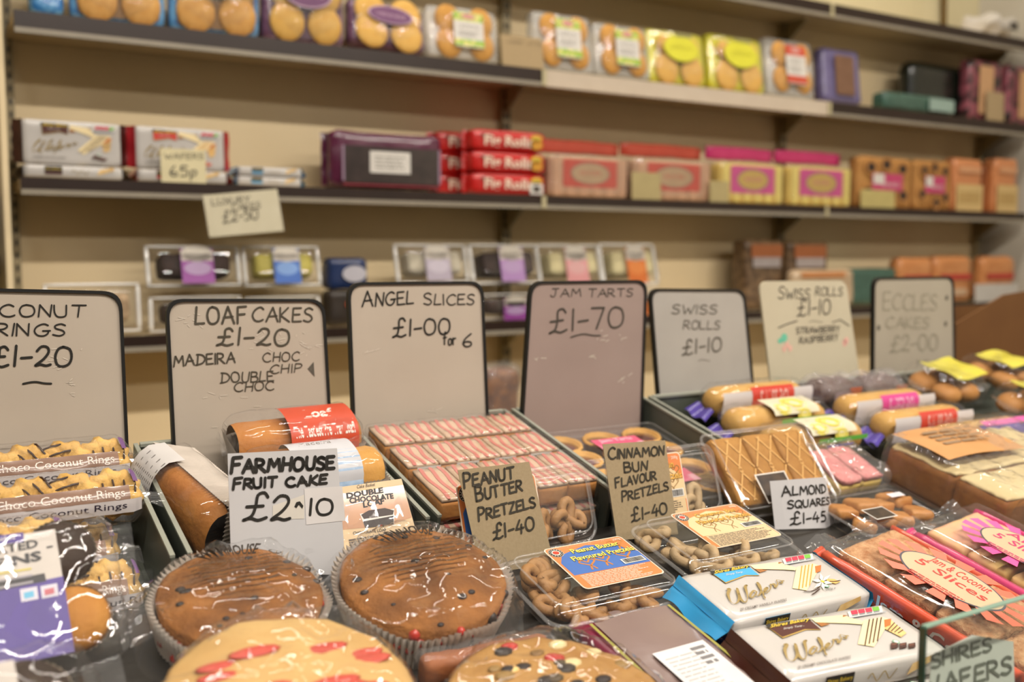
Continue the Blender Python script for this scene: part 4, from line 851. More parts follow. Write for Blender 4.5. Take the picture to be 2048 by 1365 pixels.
# ---- paper price cards standing among the goods
card_w = mat('white_card', 'b2b0b1', 'b9b8b9', rough=.55, scale=10, bump=.03, bscale=40); kraft2 = mat('brown_kraft_card', '8f7e61', '98876a', rough=.8, scale=260, bump=.06, bscale=400)
def pcard(label, q, Y, rows, mt, ink=None, wpx=None, lean=12, extra=None, th=.0006, curl=0, rz=0):
    o = thing('price_card', label, 'price card'); bot = atY((q[0][0] + q[1][0]) / 2, (q[0][1] + q[1][1]) / 2, Y); put(o, bot, rx=-lean, rz=rz); f = Plane2px(o)
    P = [Vector(f(*p)) for p in q]
    def S(u, v):
        a = P[0].lerp(P[1], u); b = P[3].lerp(P[2], u); return a.lerp(b, v)
    cv = lambda x, z: curl * (x - P[0].x) * (P[1].x - x) * 14
    m = MB(); g = lambda d: (lambda a, b: Vector((S(a, b).x, -cv(S(a, b).x, 0) + d, S(a, b).y)))
    m.grid(8, 2, g(-th / 2), mt, smooth=False); m.grid(8, 2, lambda a, b: g(th / 2)(1 - a, b), mt, smooth=False)
    for e0, e1 in (((0, 0), (1, 0)), ((1, 0), (1, 1)), ((1, 1), (0, 1)), ((0, 1), (0, 0))):
        m.grid(8, 1, lambda a, b: g(-th / 2 + th * (1 - b))(e0[0] + (e1[0] - e0[0]) * a, e0[1] + (e1[1] - e0[1]) * a), mt, smooth=False)
    m.build('card', o); m = MB(); fr = Face((0, 0, 0), (1, 0, 0), (0, 0, 1), fn=lambda x, y, l: Vector((x, -th / 2 - l - cv(x, y), y)))
    if extra: extra(m, fr, f)
    handpx(m, fr, f, rows, ink or pen, wpx); m.build('lettering', o); return o
def exf(m, fr, f):
    poly(m, fr, [f(*p) for p in ((608, 978), (684, 973), (690, 1042), (612, 1050))], flat('c4c0be'), .4); poly(m, fr, [f(*p) for p in ((545, 1012), (608, 990), (608, 1038), (545, 1040))], flat('c4beb4'), .2)
    poly(m, fr, [f(*p) for p in ((588, 1014), (592, 1005), (599, 1003), (606, 1012), (604, 1018), (597, 1010), (592, 1017))], pen, 2)
pcard('white card reading farmhouse fruit cake, propped in front of the wrapped loaves', ((463, 1150), (692, 1150), (674, 897), (455, 908)), 1.0,
      [('FARMHOUSE', (462, 946), (667, 938), 25, 1.2, 7), ('FRUIT', (466, 980), (552, 973), 19, 1.15, 5.8), ('CAKE', (572, 974), (652, 968), 18, None, 5.8), ('£2', (486, 1042), (578, 1042), 50, 1.1, 6.2), ('10', (617, 1031), (664, 1030), 32, None, 5.6)], card_w, extra=exf, lean=8)
pcard('brown kraft card reading peanut butter pretzels', ((962, 1150), (1108, 1128), (1058, 924), (915, 941)), .936,
      [('PEANUT', (928, 976), (1028, 956), 23, 1.3, 4.6), ('BUTTER', (953, 1003), (1044, 982), 22, 1.3, 4.4), ('PRETZELS', (957, 1042), (1070, 1014), 21, 1.25, 4.4), ('£1-40', (986, 1080), (1068, 1060), 27, 1.15, 4.4)], kraft2, pen2 if 0 else mat('dark_felt_pen', '2f2b22', '3a352b', rough=.6, scale=120), lean=10, curl=.0)
pcard('brown kraft card reading cinnamon bun flavour pretzels', ((1234, 1082), (1356, 1069), (1330, 881), (1205, 889)), .950,
      [('CINNAMON', (1216, 919), (1328, 910), 18, 1.25, 3.8), ('BUN', (1248, 945), (1294, 940), 18, 1.1, 3.6), ('FLAVOUR', (1231, 976), (1312, 959), 17, 1.15, 3.5), ('PRETZELS', (1244, 1004), (1336, 980), 17, 1.2, 3.5), ('£1-40', (1263, 1044), (1334, 1026), 23, 1.2, 3.7)], kraft2, MATS['dark_felt_pen'], lean=10)
pcard('white card reading almond squares, in front of the clear almond pack', ((1550, 1060), (1671, 1056), (1648, 955), (1538, 963)), .925,
      [('ALMOND', (1557, 993), (1646, 986), 17, 1.15, 3.4), ('SQUARES', (1567, 1018), (1654, 1009), 14, 1.1, 3.2), ('£1-45', (1572, 1050), (1642, 1043), 20, 1.25, 3.4)], card_w, lean=14, curl=.25)

# ---- wafers lying at the front right
def wstack(X, Y, h, rz, kind, label, rx=0, ry=0):
    o = wafer_pack(label, kind); lay(o, on(X, Y, h - WH), rz, rx, ry); return o
wstack(.786, .758, .0915, -2.4, 'vanilla', 'white and blue vanilla wafer pack lying right of the pretzel packs', ry=0)
wstack(.769, .655, .0935, -7, 'choc', 'white and brown chocolate wafer pack lying in front of the vanilla one', rx=-3, ry=-1)
wstack(.80, .757, .0628, 1, 'vanilla', 'white vanilla wafer pack underneath the blue ended one')
wstack(.775, .640, .0626, -9, 'choc', 'white chocolate wafer pack underneath the front one, at the bottom edge')

# ---- pretzels
prz = mat('toasted_pretzel', '8a6238', 'a67c4c', rough=.6, scale=30, bump=.3, bscale=160); prz2 = mat('pale_glazed_pretzel', '9a815c', 'b69c76', rough=.6, scale=30, bump=.3, bscale=160)
def pretzel_mesh(m):
    P = [(-.35, -.75), (-.1, -.25), (.35, .1), (.75, .45), (.8, .85), (.45, 1.0), (.1, .75), (0, .45), (-.1, .75), (-.45, 1.0), (-.8, .85), (-.75, .45), (-.35, .1), (.1, -.25), (.35, -.75), (0, -.95), (-.35, -.75)]
    Q = catmull(P, 4); k = len(Q); pts = [(x * .021, y * .017, .006 + .0035 * math.sin(i / k * 4 * math.pi + 1)) for i, (x, y) in enumerate(Q)][:-1]
    b = MB(); b.tube(pts, .0058, m, 8, closed=True); return b
_pm = [pretzel_mesh(prz), pretzel_mesh(prz2)]
def pretzel_pack(label, X, Y, h, kind, w=.172, d=.120, t=.036, rz=0, rx=0, lx=.02, ly=.008, seed=1, count=13, ry=0):
    o = thing('pretzel_pack', label, 'pretzels'); lay(o, on(X, Y, h), rz, rx, ry); rd = random.Random(seed)
    proto = None
    for i in range(count):
        px_ = rd.uniform(-w / 2 + .024, w / 2 - .024); py = rd.uniform(-d / 2 + .022, d / 2 - .022)
        if i < 5: px_ = -w / 2 + .024 + rd.uniform(0, .025); py = -d / 2 + .022 + i * (d - .044) / 4
        elif i < 8: px_ = -w / 2 + .05 + (i - 5) * .04; py = -d / 2 + .021
        M = Matrix.Translation((px_, py, .003 + rd.uniform(0, t - .022))) @ Matrix.Rotation(rd.uniform(0, 6.3), 4, 'Z') @ Matrix.Rotation(rd.uniform(-.9, .9), 4, 'X')
        if proto is None: proto = _pm[kind].build('pretzel', o, M)
        else:
            c = proto.copy(); COL.objects.link(c); c.parent = o; c.matrix_local = M
    m = MB(); m.soft((w, d, t), rigid, r=.016, n=(14, 12, 8), c=(0, 0, t / 2 + .0006)); m.build('clear_box', o)
    m = MB(); m.tube(rr3(w + .006, d + .006, .018, t * .62), .0022, rim_c, 6, closed=True); m.tube(rr3(w - .018, d - .018, .014, t + .0008), .0012, rim_c, 6, closed=True); m.build('rim', o)
    m = MB()
    for sx in (-1, 1): m.tube([(sx * (w / 2 - .012), -d / 2 - .004, t * .6), (sx * (w / 2 - .014), -d / 2 - .008, t * .8), (sx * (w / 2 - .02), -d / 2 - .004, t * .95)], .003, rim_c, 6)
    m.build('catch', o)
    m = MB(); z = t + .0012; fr = Face((0, 0, z), (1, 0, 0), (0, 1, 0)); LW, LD = .107, .086
    Q = ((1163, 1190), (1318, 1148), (1227, 1085), (1070, 1117)) if kind == 0 else ((1420, 1115), (1555, 1086), (1463, 1025), (1325, 1048))
    fr.fit(Q, (lx - LW / 2, ly - LD / 2, lx + LW / 2, ly + LD / 2)); og = mat('orange_label', 'cf7640', 'd6804a', rough=.35, scale=20, coat=.3)
    bgc = mat('blue_label_ink', '3a63a8', '426cb2', rough=.35, scale=20, coat=.3) if kind == 0 else mat('cream_label_ink', 'd6b98c', 'dcc096', rough=.35, scale=20, coat=.3)
    rect(m, fr, lx, ly, LW, LD, flat('d8c8b4'), 0, r=.006); rect(m, fr, lx, ly, LW - .003, LD - .003, og, .6, r=.005)
    poly(m, fr, [(lx + a * LW, ly + b * LD) for a, b in ((-.46, -.18), (.49, -.2), (.49, .08), (.3, .32), (0, .42), (-.36, .3), (-.46, .12))], bgc, 1.2)
    ell(m, fr, lx - .4 * LW, ly + .36 * LD, .0088, .0088, flat('d9cdb8'), 2); ell(m, fr, lx - .4 * LW, ly + .36 * LD, .0084, .0084, flat('231f1e'), 2.4); ell(m, fr, lx - .4 * LW, ly + .36 * LD, .0052, .0052, flat('d8d0c4'), 2.8); ell(m, fr, lx - .4 * LW, ly + .36 * LD, .004, .0035, flat('b8402c'), 3.2)
    for k in range(14):
        a = 2 * math.pi * k / 14; rect(m, fr, lx - .4 * LW + .0068 * math.cos(a), ly + .36 * LD + .0068 * math.sin(a), .0012, .0012, flat('cfc8bc'), 2.8)
    yw = flat('e3cf5a') if kind == 0 else flat('d9a64a'); dk = flat('3a2c20')
    T = ('Peanut Butter', 'Flavoured Pretzels') if kind == 0 else ('Cinnamon Bun', 'Flavoured Pretzels')
    for l, m_, dd in ((3, dk, .0006), (3.4, yw, 0)):
        text(m, fr, T[0], lx + .07 * LW + dd, ly + .28 * LD - dd, .0085, m_, l, w=.6 * LW, bold=.02); text(m, fr, T[1], lx + .08 * LW + dd, ly + .11 * LD - dd, .0085, m_, l, w=.78 * LW, bold=.02)
    br = flat('b3743a') if kind == 0 else flat('8a6a3c')
    for cx_, cy_ in ((.02, .0), (.3, .02), (-.18, -.02), (.36, .3)) if kind == 0 else ((-.2, -.02), (.06, -.02), (.32, 0), (.0, .2), (.36, .18), (-.14, .14)):
        stroke(m, fr, catmull([(lx + (cx_ + a * .1) * LW, ly + (cy_ + b * .12) * LD) for a, b in ((-.3, -.9), (0, -.2), (.9, .6), (.5, 1), (0, .5), (-.5, 1), (-.9, .6), (0, -.2), (.3, -.9))], 4), .0022 if kind == 0 else .0012, br, 1.8)
    lines(m, fr, lx + .02 * LW, ly - .34 * LD, .86 * LW, .27 * LD, 9, flat('c9bda8') if kind == 0 else flat('4a4038'), 2, fill=.5, seed=seed)
    if kind == 1: rect(m, fr, lx + .02 * LW, ly - .34 * LD, .9 * LW, .3 * LD, flat('cdb48c'), 1.5)
    barcode(m, fr, lx + .32 * LW, ly - .1 * LD, .026, .008, 3.6); text(m, fr, '200g', lx + .4 * LW, ly + .4 * LD, .004, flat('e8d8c4'), 3)
    m.build('label', o); return o
def rr3(w, d, r, z): return [(x, y, z) for x, y in rrect(0, 0, w, d, r, 6)]
rim_c = film('clear_box_rim', haze=.08, rough=.05, bscale=20, bump=.1, ior=1.6, fold=0)
pretzel_pack('clear box of pretzels with blue and orange label, lying in front of its kraft card', .619, .862, .0355, 0, ly=.012, seed=3)
pretzel_pack('clear box of pale pretzels with cream and orange label, lying behind the vanilla wafers', .812, .877, .0355, 1, ly=.012, seed=5)
pretzel_pack('clear box of pretzels with orange label, leaning upright behind the peanut butter card', .622, .996, .078, 0, w=.16, d=.088, t=.03, rz=2, rx=60, lx=-.055, ly=-.0, seed=8, count=9)
pretzel_pack('clear box of pale pretzels with cream label, leaning upright behind the cinnamon card', .822, .998, .080, 1, w=.17, d=.092, t=.03, rz=0, rx=60, lx=-.032, ly=-.0, seed=9, count=9)

# ---- round cakes in pleated paper and cellophane
fcake = mat('baked_fruit_cake_top', '54300f', 'a0662a', rough=.8, scale=22, detail=7, bump=.9, bscale=130); pap = mat('pleated_white_paper', 'd6cdc2', 'e0d8ce', rough=.6, scale=60); raisin = mat('dark_raisin', '1d1310', '2a1c16', rough=.5, scale=60); cherry = mat('red_glace_cherry', 'a3231c', 'b83628', rough=.3, scale=60, coat=.4)
rawc = mat('crumb_side', '8f6234', 'a87a46', rough=.85, scale=60, bump=.4, bscale=140)
def round_cake(label, X, Y, rad, H, top, seed, h=LEDGE, art=None, bits=14, cher=8, rx=0, ry=0, skirt=1.32, paper=True, fmat=None, smears=None, amp=.006, rz=0, cherry_m=None, bitm=None):
    o = thing('round_cake', label, 'cake'); lay(o, on(X, Y, h), rz, rx, ry); rd = random.Random(seed); rb = rad * .9
    def tp(x, y): q = min(1, math.hypot(x, y) / rad); return H * (.80 + .20 * (1 - q ** 3.5)) + noise.noise(Vector((x * 40, y * 40, seed))) * .0036 + noise.noise(Vector((x * 110, y * 110, seed))) * .0012
    m = MB(); N_ = 40; rings = [0, .2, .4, .6, .75, .88, .96, 1.0]; vs = [(0, 0, tp(0, 0))]; fs = []
    for q in rings[1:]:
        for j in range(N_): a = 2 * math.pi * j / N_; x, y = q * rad * math.cos(a), q * rad * math.sin(a); vs.append((x, y, tp(x, y)))
    for j in range(N_): a = 2 * math.pi * j / N_; vs.append((rb * math.cos(a), rb * math.sin(a), .001))
    for j in range(N_): fs.append((0, 1 + j, 1 + (j + 1) % N_))
    for i in range(len(rings) - 1):
        for j in range(N_): a = 1 + i * N_ + j; b = 1 + i * N_ + (j + 1) % N_; fs.append((a, a + N_, b + N_, b))
    fs.append(tuple(1 + (len(rings) - 1) * N_ + j for j in range(N_))[::-1]); m.add(vs, fs, top, True)
    for i in range(bits):
        a, q = rd.uniform(0, 6.28), rad * math.sqrt(rd.random()) * .95; x, y = q * math.cos(a), q * math.sin(a); m.ball((x, y, tp(x, y) - .0005), rd.uniform(.0022, .0048), bitm or raisin, 8, (1.2, .9, .55))
    if smears: smears(m, tp, rad, rd)
    m.build('cake', o)
    m = MB()
    for i in range(cher):
        a = rd.uniform(3.3, 6.1); zz = rd.uniform(.2, .75) * H; q = rb + (rad - rb) * zz / H + .0012; m.ball((q * math.cos(a), q * math.sin(a), zz), rd.uniform(.004, .0062), cherry if rd.random() < .5 else raisin, 8)
    if cher: m.build('fruit', o)
    if paper:
        m = MB(); n = 168; vs = []; fs = []
        for i in range(5):
            t = i / 4
            for j in range(n):
                a = 2 * math.pi * j / n; pl_ = (.0042 if j % 2 else -.0006) * (.5 + t); q = rb + (rad - rb) * t * 1.0 + .0022 + pl_ + .001 * math.sin(a * 7 + seed); zz = .0012 + t * H * (.70 + (.07 if j % 2 else 0) + .05 * math.sin(a * 5 + seed)); vs.append((q * math.cos(a), q * math.sin(a), zz))
        for i in range(4):
            for j in range(n): a = i * n + j; b = i * n + (j + 1) % n; fs.append((a, b, b + n, a + n))
        m.add(vs, fs, pap if not isinstance(paper, bpy.types.Material) else paper, False); m.build('paper_case', o)
    def fz(x, y):
        q = math.hypot(x, y) / rad; a = math.atan2(y, x); edge = 1.0 + .05 * math.sin(a * 3 + seed)
        if q < edge: z = tp(x, y) + .0045 + .004 * (1 - q)
        else: k = min(1, (q - edge) / (skirt - 1)); z = (tp(x / q * .98, y / q * .98) + .0045) * (1 - k) ** 1.3 + .004 * k
        taut = .12 if art and y > .22 * rad and q < .9 else (.12 + .88 * min(1, max(0, (.22 * rad - y) / (.25 * rad))) if art and q < .9 else 1)
        return z + (crk((x, y, 0), amp, 26, seed) + amp * .3) * (.35 + min(1.3, q * .9)) * taut + .0035
    m = MB(); NR, NA = 26, 80; vs = [(0, 0, max(fz(0, 0), tp(0, 0) + .002))]; fs = []
    for i in range(1, NR + 1):
        for j in range(NA):
            a = 2 * math.pi * j / NA; q = rad * skirt * (1 + .10 * math.sin(a * 4 + seed * 2) + .04 * math.sin(a * 11)) * i / NR if i > NR * .7 else rad * skirt * i / NR * (1 + (.10 * math.sin(a * 4 + seed * 2) + .04 * math.sin(a * 11)) * (i / NR) ** 3)
            x, y = q * math.cos(a), q * math.sin(a); z = fz(x, y)
            z = max(z, tp(x, y) + .0018) if q < rad * 1.03 else max(z, .002)
            vs.append((x, y, z))
    for j in range(NA): fs.append((0, 1 + j, 1 + (j + 1) % NA))
    for i in range(NR - 1):
        for j in range(NA): a = 1 + i * NA + j; b = 1 + i * NA + (j + 1) % NA; fs.append((a, a + NA, b + NA, b))
    m.add(vs, fs, fmat or wrap, True)
    m.build('cellophane', o)
    if art:
        m = MB(); art(m, Face((0, 0, 0), (1, 0, 0), (0, 1, 0), fn=lambda x, y, l: Vector((x, y, max(fz(x, y), tp(x, y) + .002) + .0022 + l * .0003))), rad); m.build('print', o)
    return o
blk = mat('black_film_print', '241a12', '2c2118', rough=.5, scale=90); brnp = mat('thin_brown_film_print', '4a3018', '553a20', rough=.5, scale=90)
def farm_art(m, fr, rad):
    vs, fs, W = glyphs('FARMHOUSE', .03, 0); k = 1.25 * rad / W
    def bend(x, y): a = math.pi / 2 - (x - W / 2) * k / (rad * 1.3); q = rad * .50 + y * .027; return fr(q * 1.25 * math.cos(a), q * math.sin(a), 9)
    m.add([bend(x, y) for x, y in vs], fs, blk)
    for i in range(7):
        yy = (.36 - i * .085) * rad; w = rad * (1.15 - .05 * i); rd = random.Random(i); x = -w / 2
        while x < w / 2: ww = rd.uniform(.004, .014); rect(m, fr, x + ww / 2, yy, ww, .0022, brnp, 1, seg=2); x += ww + .0018
    stroke(m, fr, [(.55 * rad + .006 * math.cos(t), .45 * rad + .005 * math.sin(t)) for t in (i / 12 * 6.283 for i in range(13))], .0012, blk, 8)
round_cake('farmhouse fruit cake in white pleated paper and cellophane, below the peanut butter card', .428, .892, .083, .060, fcake, 3, art=farm_art, rx=5, ry=-2, cher=30, h=LEDGE + .009)
round_cake('farmhouse fruit cake in cellophane, below the farmhouse price card', .254, .925, .076, .056, fcake, 11, art=farm_art, rx=4, cher=10, h=LEDGE + .006, skirt=1.5)
icing = mat('pale_yellow_cake_top', 'b58d52', 'c4a166', rough=.6, scale=14, bump=.15, bscale=60); rednp = mat('red_film_print', 'b03a2a', 'bd4a3a', rough=.4, scale=40)
def cher_sm(m, tp, rad, rd):
    for i in range(16):
        a, q = rd.uniform(0, 6.28), rad * math.sqrt(rd.random()) * .8; x, y = q * math.cos(a), q * math.sin(a) * .8 - .008; m.ball((x, y, tp(x, y)), rd.uniform(.006, .011), rednp, 10, (2.3, .7, .2))
round_cake('pale cherry topped cake in cellophane, at the bottom edge of the picture', .240, .742, .098, .060, icing, 17, bits=0, cher=0, smears=cher_sm, h=LEDGE + .026, rx=4, fmat=wrap, amp=.007, paper=False, skirt=1.2)
fru = mat('fruit_studded_cake_top', '94682f', 'ad8347', rough=.6, scale=30, bump=.35, bscale=110)
def fru_sm(m, tp, rad, rd):
    for i in range(70):
        a, q = rd.uniform(0, 6.28), rad * math.sqrt(rd.random()) * .93; x, y = q * math.cos(a), q * math.sin(a); mt = rd.choice((raisin, raisin, raisin, cherry, flat('7c5a2c'), flat('d9b878'), flat('8a6c3a'), flat('d0bc8c'), flat('4a3a24'))); m.ball((x, y, tp(x, y)), rd.uniform(.004, .0075), mt, 8, (1.4, .9, .4))
round_cake('fruit studded yellow cake in cellophane, at the bottom middle edge of the picture', .452, .676, .102, .054, fru, 23, bits=0, cher=0, smears=fru_sm, h=LEDGE + .006, rx=3, amp=.007, paper=False, skirt=1.2)
o = thing('slice_pack', 'dark orange fruit slab in film, squeezed between the two fruit cakes', 'cake'); lay(o, on(.445, .789, LEDGE + .006), -4)
m = MB(); m.soft((.13, .022, .03), mat('dark_orange_cake', '7c4013', '93521c', rough=.7, scale=30, bump=.4, bscale=120), r=.006, n=(14, 4, 4), c=(0, 0, .017), fn=crumple(2, .0015, 50)); m.build('cake', o)
m = MB(); bag(m, (.142, .027, .037), (0, 0, .02), 8, .003, wrap2, r=.008, n=(24, 6, 6), sc=40); m.build('wrapper', o)

# ---- slice packs at the right
def long_pack(label, X, Y, w, d, t, rz, film_m, edge_m, slice_m, band, title, oval_txt, stripes, n=4, h=LEDGE, lum=None):
    o = thing('slice_pack', label, 'cakes'); lay(o, on(X, Y, h + .016), rz, 0, -7); sl = d / n
    for i in range(n):
        m = MB(); m.soft((w * .80, sl * .92, t * .72), slice_m, r=.003, n=(10, 8, 4), c=(.01, -d / 2 + sl * (i + .5), t * .40), fn=crumple(i, .0011, 90)); m.build('slice', o)
    m = MB(); m.soft((.012, d * 1.02, t * .80), edge_m, r=.004, n=(2, 12, 4), c=(-w / 2 + .004, 0, t * .43), fn=crumple(3, .0012)); m.soft((.008, d * 1.02, t * .8), edge_m, r=.004, n=(2, 12, 4), c=(w / 2 - .003, 0, t * .43), fn=crumple(4, .0012))
    m.build('printed_side', o)
    m = MB(); m.grid(3, 10, lambda a, b: Vector((-w / 2 + .012 * a * 1.0 - .002, d / 2 + .022 * (b) - .002, t * .4 + .012 * math.sin(b * 3) + .004 * a)), edge_m); m.build('end_fin', o)
    m = MB(); bag(m, (w + .004, d + .012, t + .003), (0, 0, t / 2 + .003), len(label), .0008, wrap3, r=.01, n=(20, 30, 6), sc=26); seal(m, 0, 0, 0, 0, 1) if 0 else None
    m.grid(24, 5, lambda a, b: Vector(((a - .5) * w * (1 - .08 * b), d / 2 + .004 + .03 * b, t * .5 + .010 * b * math.sin(a * 8) + crk((a, b, 2), .004, 6))), wrap2); m.build('wrapper', o)
    m = MB(); fr2 = Face((0, 0, t + .0062), (0, -1, 0), (1, 0, 0))
    L_ = d * .66; Wd = w * .66; OX = -.012
    for k in range(16):
        a0 = 2 * math.pi * k / 16; m.add([fr2(OX + c * L_ / 2 * q, s * Wd / 2 * q, 1) for c, s, q in [(math.cos(a0), math.sin(a0), .55), (math.cos(a0), math.sin(a0), 1.04), (math.cos(a0 + .25), math.sin(a0 + .25), 1.04), (math.cos(a0 + .25), math.sin(a0 + .25), .55)]], [(0, 1, 2, 3)], stripes)
    ell(m, fr2, OX, 0, L_ * .36, Wd * .36, flat('4a4650'), 2, 40); ell(m, fr2, OX, 0, L_ * .345, Wd * .34, flat('c0a585'), 3, 40)
    for i, s_ in enumerate(oval_txt): text(m, fr2, s_, OX, (.012 - .017 * i), .0125, band, 4, w=L_ * (.5 if i else .42), bold=.01)
    lines(m, fr2, OX, -.014 - .012, L_ * .4, .01, 3, band, 4); m.build('label', o)
    m = MB(); fs_ = Face((-w / 2 - .0030, 0, 0), (0, -1, 0), (0, 0, 1)); fs_.base = .0016
    text(m, fs_, title, .03, t * .24, t * .42, flat('e6d6cc'), 3, w=d * .62, bold=.02); m.build('side_print', o)
    return o
jamsl = mat('jam_coconut_slice', 'a2683c', 'd2a87c', rough=.8, scale=110, bump=.8, bscale=260)
coral2 = mat('coral_red_print', 'cc4a2c', 'd25535', rough=.3, scale=20, coat=.4)
long_pack('orange red pack of jam and coconut slices behind the glass corner', .992, .682, .128, .275, .040, 1.0, coral2, coral2, jamsl, flat('b83a30'), 'Jam & Coconut', ['Jam & Coconut', '5 Slices'], mat('coral_stripe_print', 'cf6248', 'd46c52', rough=.35, scale=20))
hot2 = mat('hot_pink_print', 'c21c66', 'cc2a72', rough=.3, scale=20, coat=.4); asl = mat('yellow_pink_sponge_slice', 'd6bc6a', 'd69a8c', rough=.6, scale=16, bump=.2, bscale=80, sharp=.6)
long_pack('hot pink pack of yellow and pink sponge slices, at the right edge', 1.158, .700, .128, .235, .040, 1, hot2, hot2, asl, flat('b52860'), 'Angel Slices', ['Angel', '5 Slices'], mat('pink_stripe_print', 'd2488c', 'd85a98', rough=.35, scale=20))
# maroon film tray
o = thing('cake_tray', 'maroon edged film tray with brown window and white label, left of the wafers', 'cakes'); lay(o, on(.614, .655, LEDGE + .001), 1); w, d, t = .118, .29, .032
mar2 = mat('maroon_print', '6b1230', '7a1a3a', rough=.3, scale=20, coat=.4); gl_ = flat('8f8a3a'); brw = mat('brown_glossy_window', '75625e', '87736d', rough=.22, scale=9, coat=.7, bump=.15, bscale=20)
MB().soft((w, d, t), mar2, r=.007, n=(10, 20, 4), c=(0, 0, t / 2), fn=crumple(4, .0015)).build('wrapper', o)
m = MB(); m.grid(10, 24, lambda a, b: Vector(((a - .5) * w * .80 + .004, (b - .5) * d * .98, t + .0015 + .0025 * math.sin(math.pi * a) + crk((a * .1, b * .3, 0), .0012, 40))), brw); m.build('window', o)
m = MB(); fr = Face((0, 0, t + .003), (1, 0, 0), (0, 1, 0))
for sx in (-.415, .435): rect(m, fr, sx * w, 0, .0035, d * .97, gl_, 1)
m.build('edge_print', o)
m = MB(); m.grid(8, 4, lambda a, b: Vector((-w / 2 + .004 + (a) * .05, d / 2 - .002 + .024 * b, t * .7 - .004 * b + .004 * math.sin(a * 6))), mar2); m.grid(8, 4, lambda a, b: Vector((-w / 2 + .052 + a * .06, d / 2 - .002 + .022 * b, t * .75 - .002 * b + .003 * math.sin(a * 6 + 1))), brw); m.build('end_fin', o)
m = MB(); fr = Face((.0, 0, t + .0052), (1, 0, 0), (0, 1, 0)); rect(m, fr, .008, .02, .064, .11, flat('c6c4c4'), 1); lines(m, fr, .002, .02, .04, .09, 16, flat('aaa8a6'), 2, fill=.3)
lines(m, fr, .026, .055, .018, .03, 4, flat('6f6c6c'), 2.2); m.build('label', o)
# glass screen at the front right, with its card
gm = film('greenish_glass', tint=(.96, .985, .97), haze=.015, rough=.02, bump=0, ior=1.45, fold=0); ge = mat('dark_green_glass_edge', '1f3a30', '2a493d', rough=.15, scale=20, coat=.5)
o = thing('glass_screen', 'upright glass screen on the counter front, at the bottom right corner', 'glass screen'); c = atY(1848, 1256, .505); put(o, (c.x, .505, c.z))
g = MB().box((.0005, -.003, -.26), (.7, .003, -.0005), gm); g.build('pane', o)
g = MB().box((-.0022, -.003, -.26), (0, .003, 0), ge); g.build('polished_edge', o)
g = MB().box((0, -.003, 0), (.7, .003, .0014), flat('7f9a8a', .2)); g.build('top_edge', o)
o = thing('price_card', 'white card reading shires wafers stuck behind the glass screen'.replace('shires ', ''), 'price card'); c = atY(1950, 1365, .520); put(o, c, rx=-10); f = Plane2px(o)
MB().prism([f(*p) for p in ((1856, 1420), (2030, 1420), (2026, 1284), (1945, 1271), (1862, 1312))], -.0004, .0004, flat('b9bab2'), M=Matrix(((1, 0, 0, 0), (0, 0, -1, 0), (0, 1, 0, 0), (0, 0, 0, 1)))).build('card', o)
m = MB(); handpx(m, Face((0, -.0005, 0), (1, 0, 0), (0, 0, 1)), f, [('SHIRES', (1862, 1336), (1980, 1300), 26, None, 6), ('WAFERS', (1846, 1394), (2020, 1346), 34, None, 7)], mat('grey_soft_marker', '55584f', '626559', rough=.6, scale=100)); m.build('lettering', o)
